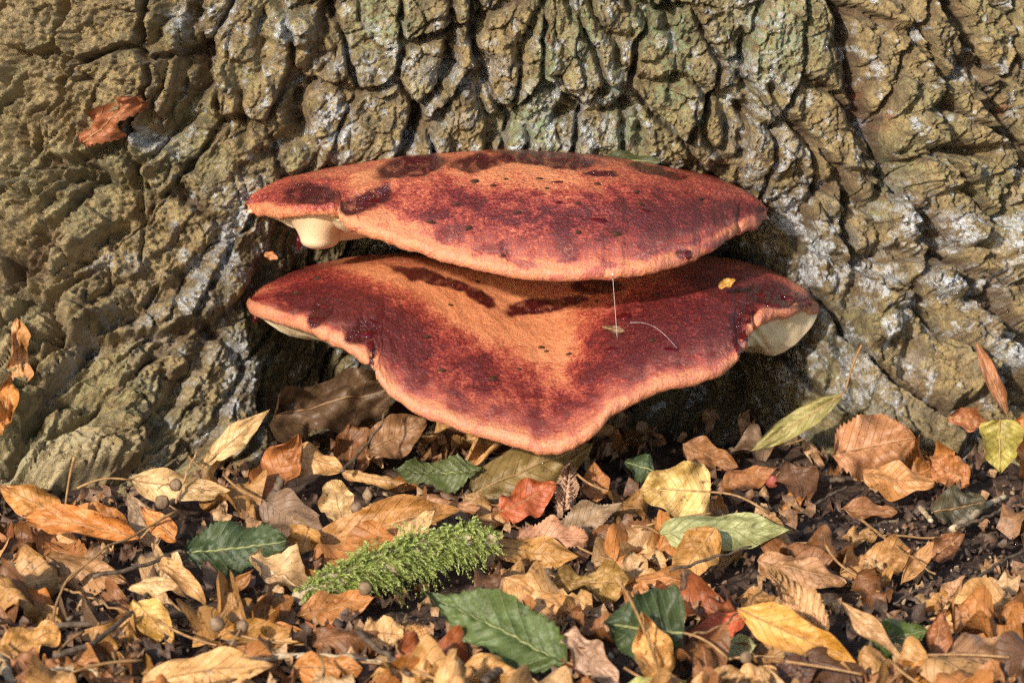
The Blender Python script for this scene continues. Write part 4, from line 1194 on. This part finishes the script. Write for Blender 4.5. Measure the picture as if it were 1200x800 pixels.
crumb_k = varied('crumbs', [(0, (0.038, .021, .014)), (.55, (0.09, .048, .028)), (.8, (0.15, .085, .045)), (.93, (0.26, .15, .08)), (1, (0.45, .33, .2))], 0.8)
o = obj('soil_crumbs', me, crumb_k.m); o['kind'] = 'stuff'; o['label'] = 'dark crumbs of soil, bark and seed husk between the leaves'; o['category'] = 'soil crumbs'
# scraps of leaf
nF = 1000; sv, sf, sm = [], [], []; nv = 0
for q in range(nF):
    px = fr_.uniform(-70, 1270); py = fr_.uniform(480, 850)
    if py < np.interp(px, GLX, GLY) + 2:
        continue
    if fr_.uniform() < .75 * math.exp(-(((px - 1090) / 150) ** 2 + ((py - 640) / 62) ** 2)):
        continue
    p = G(px, py, .002); an = fr_.uniform(0, 6.28); le = fr_.uniform(0, .9)
    n = np.array([fr_.uniform(-.5, .5), -math.sin(le), math.cos(le)]); n /= np.linalg.norm(n)
    ax = np.array([math.cos(an), math.sin(an), 0]); ax -= n * (ax @ n); ax /= np.linalg.norm(ax)
    V, uv = leaf_verts(p, ax, n, fr_.uniform(.004, .016), fr_.uniform(.003, .010), 'torn', fr_.uniform(-1.2, 1.2), fr_.uniform(-1, 1), 0, .3, 0, q, 7, 5)
    V[..., 2] += ground_h(p[0:1], p[1:2])[0] + fr_.uniform(0, .003) - V[..., 2].min()
    sv.append(V.reshape(-1, 3)); sf.append(grid_faces(7, 5) + nv); nv += 35; sm.append(np.full(35, fr_.uniform()))
sm = np.concatenate(sm)
me = raw_mesh('leaf_scraps', np.concatenate(sv), np.concatenate(sf)); set_col(me, 'mask', np.stack([sm, sm, sm, sm * 0 + 1], -1))
scrap_k = varied('leaf_scrap', [(0, (0.05, .028, .016)), (.4, (0.14, .065, .03)), (.75, (0.30, .15, .06)), (1, (0.46, .27, .12))], 0.6)
o = obj('leaf_scraps', me, scrap_k.m); o['kind'] = 'stuff'; o['label'] = 'small torn scraps of dead leaf on the soil'; o['category'] = 'leaf scraps'


# ------------------------------------------------------------------ twigs, stalks, chips, nutlets
def twig(label, pts, r0, r1, mat=M_TWIG, name='twig', lift=0.004, group=None, zs=None, knots=True, cat='twig'):
    w3 = []
    for k_, (x, y) in enumerate(pts):
        w3.append(G(x, y, lift if zs is None else zs[k_]))
    p = spline(np.array(w3), 28)
    q = np.linspace(0, 1, 28)
    sd = int(abs(pts[0][0]) + pts[0][1])
    p[:, 2] += 0.0012 * pn(q * 6 + sd, q * 0, 4); p[:, 0] += 0.0012 * pn(q * 7 + sd, q * 0 + 9, 5)
    rr = 0.75 * (r0 + (r1 - r0) * q)
    if knots:
        rr = rr * (1 + 0.22 * np.maximum(0, pn(q * 9 + sd, q * 0 + 2, 6)))
    v, f = tube(p - p[0], rr, 9, sd, 0.14)
    o = obj(name, raw_mesh(name, v, f), mat, None, p[0])
    o['label'] = label; o['category'] = cat
    if group:
        o['group'] = group
    return o


twig('thin bent dark twig lying across tan leaves below the pale root', [(64, 768), (110, 752), (150, 720), (176, 690), (184, 676)], .0016, .0008, lift=.014)
twig('long straight dark twig running under the folded yellow tan leaf', [(64, 733), (130, 729), (190, 722), (250, 716), (300, 712)], .0016, .0012, lift=.007)
twig('dark reddish twig behind the boat-shaped orange leaf', [(110, 676), (160, 664), (205, 648), (222, 646)], .0012, .0008, lift=.016)
twig('pale tan dry stalk looping over the boat-shaped orange leaf', [(62, 734), (72, 690), (110, 652), (160, 625), (206, 600)], .0007, .0006, M_STALK, 'dry_stalk', zs=[.006, .014, .022, .024, .026], cat='stalk')
twig('thin straight yellow stalk crossing dark soil below the tan arched leaves', [(76, 690), (110, 702), (146, 717)], .0007, .0005, M_STALK, 'dry_stalk', lift=.012, cat='stalk')
twig('short stout brown twig standing behind the dark green leaf fragment', [(314, 606), (320, 585), (330, 560)], .0030, .0024, zs=[.004, .010, .018])
twig('thin curved brown twig rising in front of wet dark bark', [(400, 552), (430, 520), (456, 480)], .0011, .0006, zs=[.018, .024, .034])
twig('long grey twig lying below the orange leaves', [(296, 772), (350, 768), (400, 770), (448, 776)], .0016, .0014, M_PALEWOOD, lift=.008)
twig('dark forked looking twig below the pale ruffled leaf', [(418, 740), (440, 758), (462, 772), (480, 790)], .0015, .0012, lift=.010)
twig('dark wet twig lying behind the olive ochre wavy leaf', [(700, 650), (740, 648), (790, 658)], .0038, .0028, lift=.006)
twig('thin reddish twig slanting across the golden brown leaf', [(786, 668), (830, 655), (880, 640)], .0009, .0006, lift=.020)
twig('red thread-like stalk crossing the bright red orange leaf', [(808, 745), (850, 730), (894, 690)], .0007, .0005, M_STALK, 'dry_stalk', lift=.018, cat='stalk')
twig('dark twig lying on bare soil behind the ragged tan leaf', [(960, 560), (985, 562), (1012, 556)], .0018, .0012, lift=.006)
twig('pale splintered wood chip lying on the bare soil', [(1116, 620), (1140, 604), (1160, 590), (1178, 582)], .0022, .0014, M_PALEWOOD, 'wood_chip', lift=.008, cat='wood chip')
twig('short white wood splinter beside the dark grey green leaf', [(1078, 594), (1092, 610)], .0016, .0012, M_PALEWOOD, 'wood_chip', lift=.006, cat='wood chip')
twig('thin brown stalk bowed over the bare soil', [(1006, 606), (1050, 640), (1096, 672)], .0008, .0005, M_STALK, 'dry_stalk', lift=.016, cat='stalk')
twig('pale flat wood splinter lying below the bent dark twig', [(58, 788), (90, 786), (116, 790)], .0030, .0020, M_PALEWOOD, 'wood_chip', lift=.005, cat='wood chip')
twig('pale wood splinter standing at the edge of the large stained tan leaf', [(0, 770), (14, 800)], .0030, .0020, M_PALEWOOD, 'wood_chip', lift=.006, cat='wood chip')
twig('brown stalk leaning on the pale root beside the yellow tan leaves', [(206, 590), (216, 560), (232, 528)], .0008, .0005, M_STALK, 'dry_stalk', zs=[.010, .02, .03], cat='stalk')
twig('dark twig slanting beside the brown hooked leaf strip', [(260, 690), (280, 706), (290, 724)], .0014, .0010, lift=.010)
twig('long thin twig on soil behind the large flat brown leaf', [(1130, 690), (1170, 660), (1215, 640)], .0010, .0007, lift=.008)
twig('short blunt dark twig end beside the rolled loop leaf', [(566, 800), (580, 788), (590, 782)], .0022, .0020, lift=.012)
for k_ in range(26):
    x = fr_.uniform(-20, 1220); y = fr_.uniform(600, 810)
    an = fr_.uniform(-.6, .6); L = fr_.uniform(25, 80)
    thin = 'hair-thin' if k_ % 2 else 'slender'
    twig('%s dark twig among leaves %s' % (thin, 'below the pale root' if x < 340 else 'around the mossy stick' if x < 620 else 'around the round green leaf' if x < 900 else 'on the bare soil'),
         [(x, y), (x + L / 2 * math.cos(an), y + L / 2 * math.sin(an) + fr_.uniform(-5, 5)), (x + L * math.cos(an), y + L * math.sin(an))],
         .0006 if k_ % 2 else .0011, .0005 if k_ % 2 else .0008, lift=fr_.uniform(.004, .012),
         group='%s dark twigs %s' % (thin, 'below the pale root' if x < 340 else 'around the mossy stick' if x < 620 else 'around the round green leaf' if x < 900 else 'on the bare soil'))


def nutlet(label, px, py, r, z, mat=M_NUT):
    p = G(px, py, z)
    th = np.linspace(0, math.pi, 15)[:, None]; ph = np.linspace(0, 2 * math.pi, 21)[None]
    rr = r * (1 + 0.05 * np.cos(5 * ph) * np.sin(th) ** 2 + 0.18 * np.exp(-(th / 0.25) ** 2) + 0.04 * pn(th * 3 + px, ph, 3))
    V = np.stack([rr * np.sin(th) * np.cos(ph), rr * np.sin(th) * np.sin(ph), rr * np.cos(th) + 0 * ph], -1)
    t = thing('lime_nutlet', label, 'nutlet', p)
    o = obj('shell', raw_mesh('shell', V.reshape(-1, 3), grid_faces(15, 21)[:, ::-1]), mat, t)
    a = random.uniform(0, 6.28); q = np.linspace(0, 1, 7)[:, None]
    sp = np.array([math.cos(a), math.sin(a) * .4, .25]) * (r * .8 + q * .011) + np.array([0, 0, -1]) * .004 * q ** 2
    tv, tf = tube(sp, .00035, 5)
    obj('stalk', raw_mesh('stalk', tv, tf), M_STALK, t)
    t.rotation_euler = (random.uniform(-.8, .8), random.uniform(-.8, .8), random.uniform(0, 6))


for a in [('round brown nutlet resting on the long pale tan leaf', 206, 568, .0026, .026), ('black brown nutlet below the long pale tan leaf', 190, 588, .0030, .012),
          ('brown nutlet lying on the orange tan twisted leaf', 254, 731, .0029, .016), ('smaller brown nutlet next to the orange tan twisted leaf', 284, 733, .0023, .016),
          ('brown nutlet by the pale ragged leaf', 418, 595, .0026, .016), ('grey brown nutlet at the edge of the mossy stick', 428, 689, .0026, .016),
          ('olive brown nutlet beside the tip of the orange tan leaf', 639, 674, .0030, .009), ('brown nutlet on dark soil below the small orange curled leaf', 96, 745, .0022, .004),
          ('dark nutlet on dark soil beside the bent dark twig', 142, 768, .0024, .004), ('brown nutlet under the grey green leaf scrap', 874, 770, .0022, .014)]:
    nutlet(*a)
nutlet('small reddish berry lying in front of the long yellow green leaf', 905, 564, .0030, .008, M_BERRY)

# ------------------------------------------------------------------ stick overgrown with moss
ms = np.random.default_rng(3)
mp = spline(np.array([G(346, 702, .008), G(400, 684, .010), (G(455, 664, .013)), G(520, 644, .016), G(580, 632, .018)]), 40)
mt = thing('mossy_stick', 'short stick overgrown with bright green feathery moss', 'moss', mp[0])
tv, tf = tube(mp - mp[0], np.interp(np.linspace(0, 1, 40), [0, .15, .5, .85, 1], [.0025, .005, .0065, .006, .0045]), 12, 3, .3)
obj('stick', raw_mesh('stick', tv, tf), M_PALEWOOD, mt)
mv, mf, mm = [], [], []
nv = 0
for q in range(1150):
    t = ms.beta(1.5, 1.35)
    i = min(int(t * 39), 38); c_ = mp[i] + (mp[i + 1] - mp[i]) * (t * 39 - i)
    ax = mp[i + 1] - mp[i]; ax = ax / np.linalg.norm(ax)
    an = ms.uniform(-2.0, 2.0)
    sd_ = np.cross(ax, [0, 0, 1.0]); sd_ /= np.linalg.norm(sd_); up_ = np.cross(sd_, ax)
    rad = np.interp(t, [0, .15, .5, .85, 1], [.0015, .0040, .0068, .0055, .003])
    out_ = up_ * math.cos(an) + sd_ * math.sin(an)
    p0 = c_ + out_ * rad * 0.8
    # shoots sweep outwards, then hang
    d0 = out_ * 0.9 + ax * ms.uniform(-.2, .9) + ms.normal(0, .25, 3); d0 /= np.linalg.norm(d0)
    Ls = ms.uniform(.004, .0125) * (0.75 + 1.3 * max(0.0, float(pn(np.array([t * 9.0]), np.array([an * 1.2]), 12)[0]))) * np.interp(t, [0, .2, .8, 1], [.6, 1, 1, .5])
    n_seg = 10; val = ms.uniform(0, 1)
    for k_ in range(n_seg):
        f_ = (k_ + .5) / n_seg
        c0 = p0 + d0 * Ls * f_ + np.array([0, -.25, -1.0]) * Ls * .45 * f_ ** 2
        dd = d0 + np.array([0, -.25, -1.0]) * .9 * f_; dd /= np.linalg.norm(dd)
        sidev = np.cross(dd, ms.normal(0, 1, 3)); sidev /= np.linalg.norm(sidev)
        for sg in (-1, 1):
            ll = .0024 * (1.15 - .7 * f_) * ms.uniform(.7, 1.2); lw = .00030
            tip = c0 + (dd * .85 + sidev * sg * .65) * ll
            pe = np.cross(dd, sidev) * lw
            mv += [c0 - pe, c0 + pe, tip]
            mf.append((nv, nv + 1, nv + 2)); nv += 3
            mm += [min(1, max(0, .25 * val + .75 * f_ + ms.normal(0, .07)))] * 3
mm = np.array(mm)
me = raw_mesh('moss', np.array(mv) - mp[0], np.array(mf), False)
set_col(me, 'mask', np.stack([mm, mm, mm, mm * 0 + 1], -1))
kk = NT('moss')
at = kk.n('Attribute', attribute_name='mask'); s_ = kk.n('SeparateColor'); kk.l(at.outputs['Color'], s_.inputs[0])
rp = kk.n('ValToRGB'); kk.l(s_.outputs[0], rp.inputs[0]); e = rp.color_ramp.elements
e[0].position = 0.05; e[0].color = (0.07, 0.075, 0.018, 1); e[1].position = 1; e[1].color = (0.55, 0.58, 0.20, 1)
x = e.new(.5); x.color = (0.29, 0.35, 0.075, 1)
kk.l(rp.outputs[0], kk.b.inputs['Base Color']); kk.b.inputs['Roughness'].default_value = 0.45
tr = kk.n('BsdfTranslucent'); kk.l(rp.outputs[0], tr.inputs[0]); mx = kk.n('MixShader'); mx.inputs[0].default_value = .3
kk.l(kk.b.outputs[0], mx.inputs[1]); kk.l(tr.outputs[0], mx.inputs[2]); kk.l(mx.outputs[0], kk.o.inputs[0])
o = obj('moss', me, kk.m, mt); o['kind'] = 'stuff'

# ------------------------------------------------------------------ silk threads
def thread(label, a, b, sag, r):
    q = np.linspace(0, 1, 16)[:, None]
    p = a + (b - a) * q + np.array([0, 0, -1]) * sag * np.sin(math.pi * q)
    rr = r * (1 + 2.5 * np.exp(-q[:, 0] * 22))
    v, f = tube(p - a, rr, 6)
    o = obj('spider_thread', raw_mesh('spider_thread', v, f), M_SILK, None, a)
    o['label'] = label; o['category'] = 'spider thread'


thread('pale silk thread hanging from the upper bracket onto the lower one', on_cap(0, 718, 320)[0], on_cap(1, 723, 398)[0], 0.0, .00010)
thread('fine silk thread stretched across the lower bracket cap', on_cap(1, 738, 384)[0] + np.array([0, -.002, .003]), on_cap(1, 794, 408)[0], -.004, .00004)

print('objects', len(bpy.data.objects), 'fill', n_fill, 'plates', len(keep))
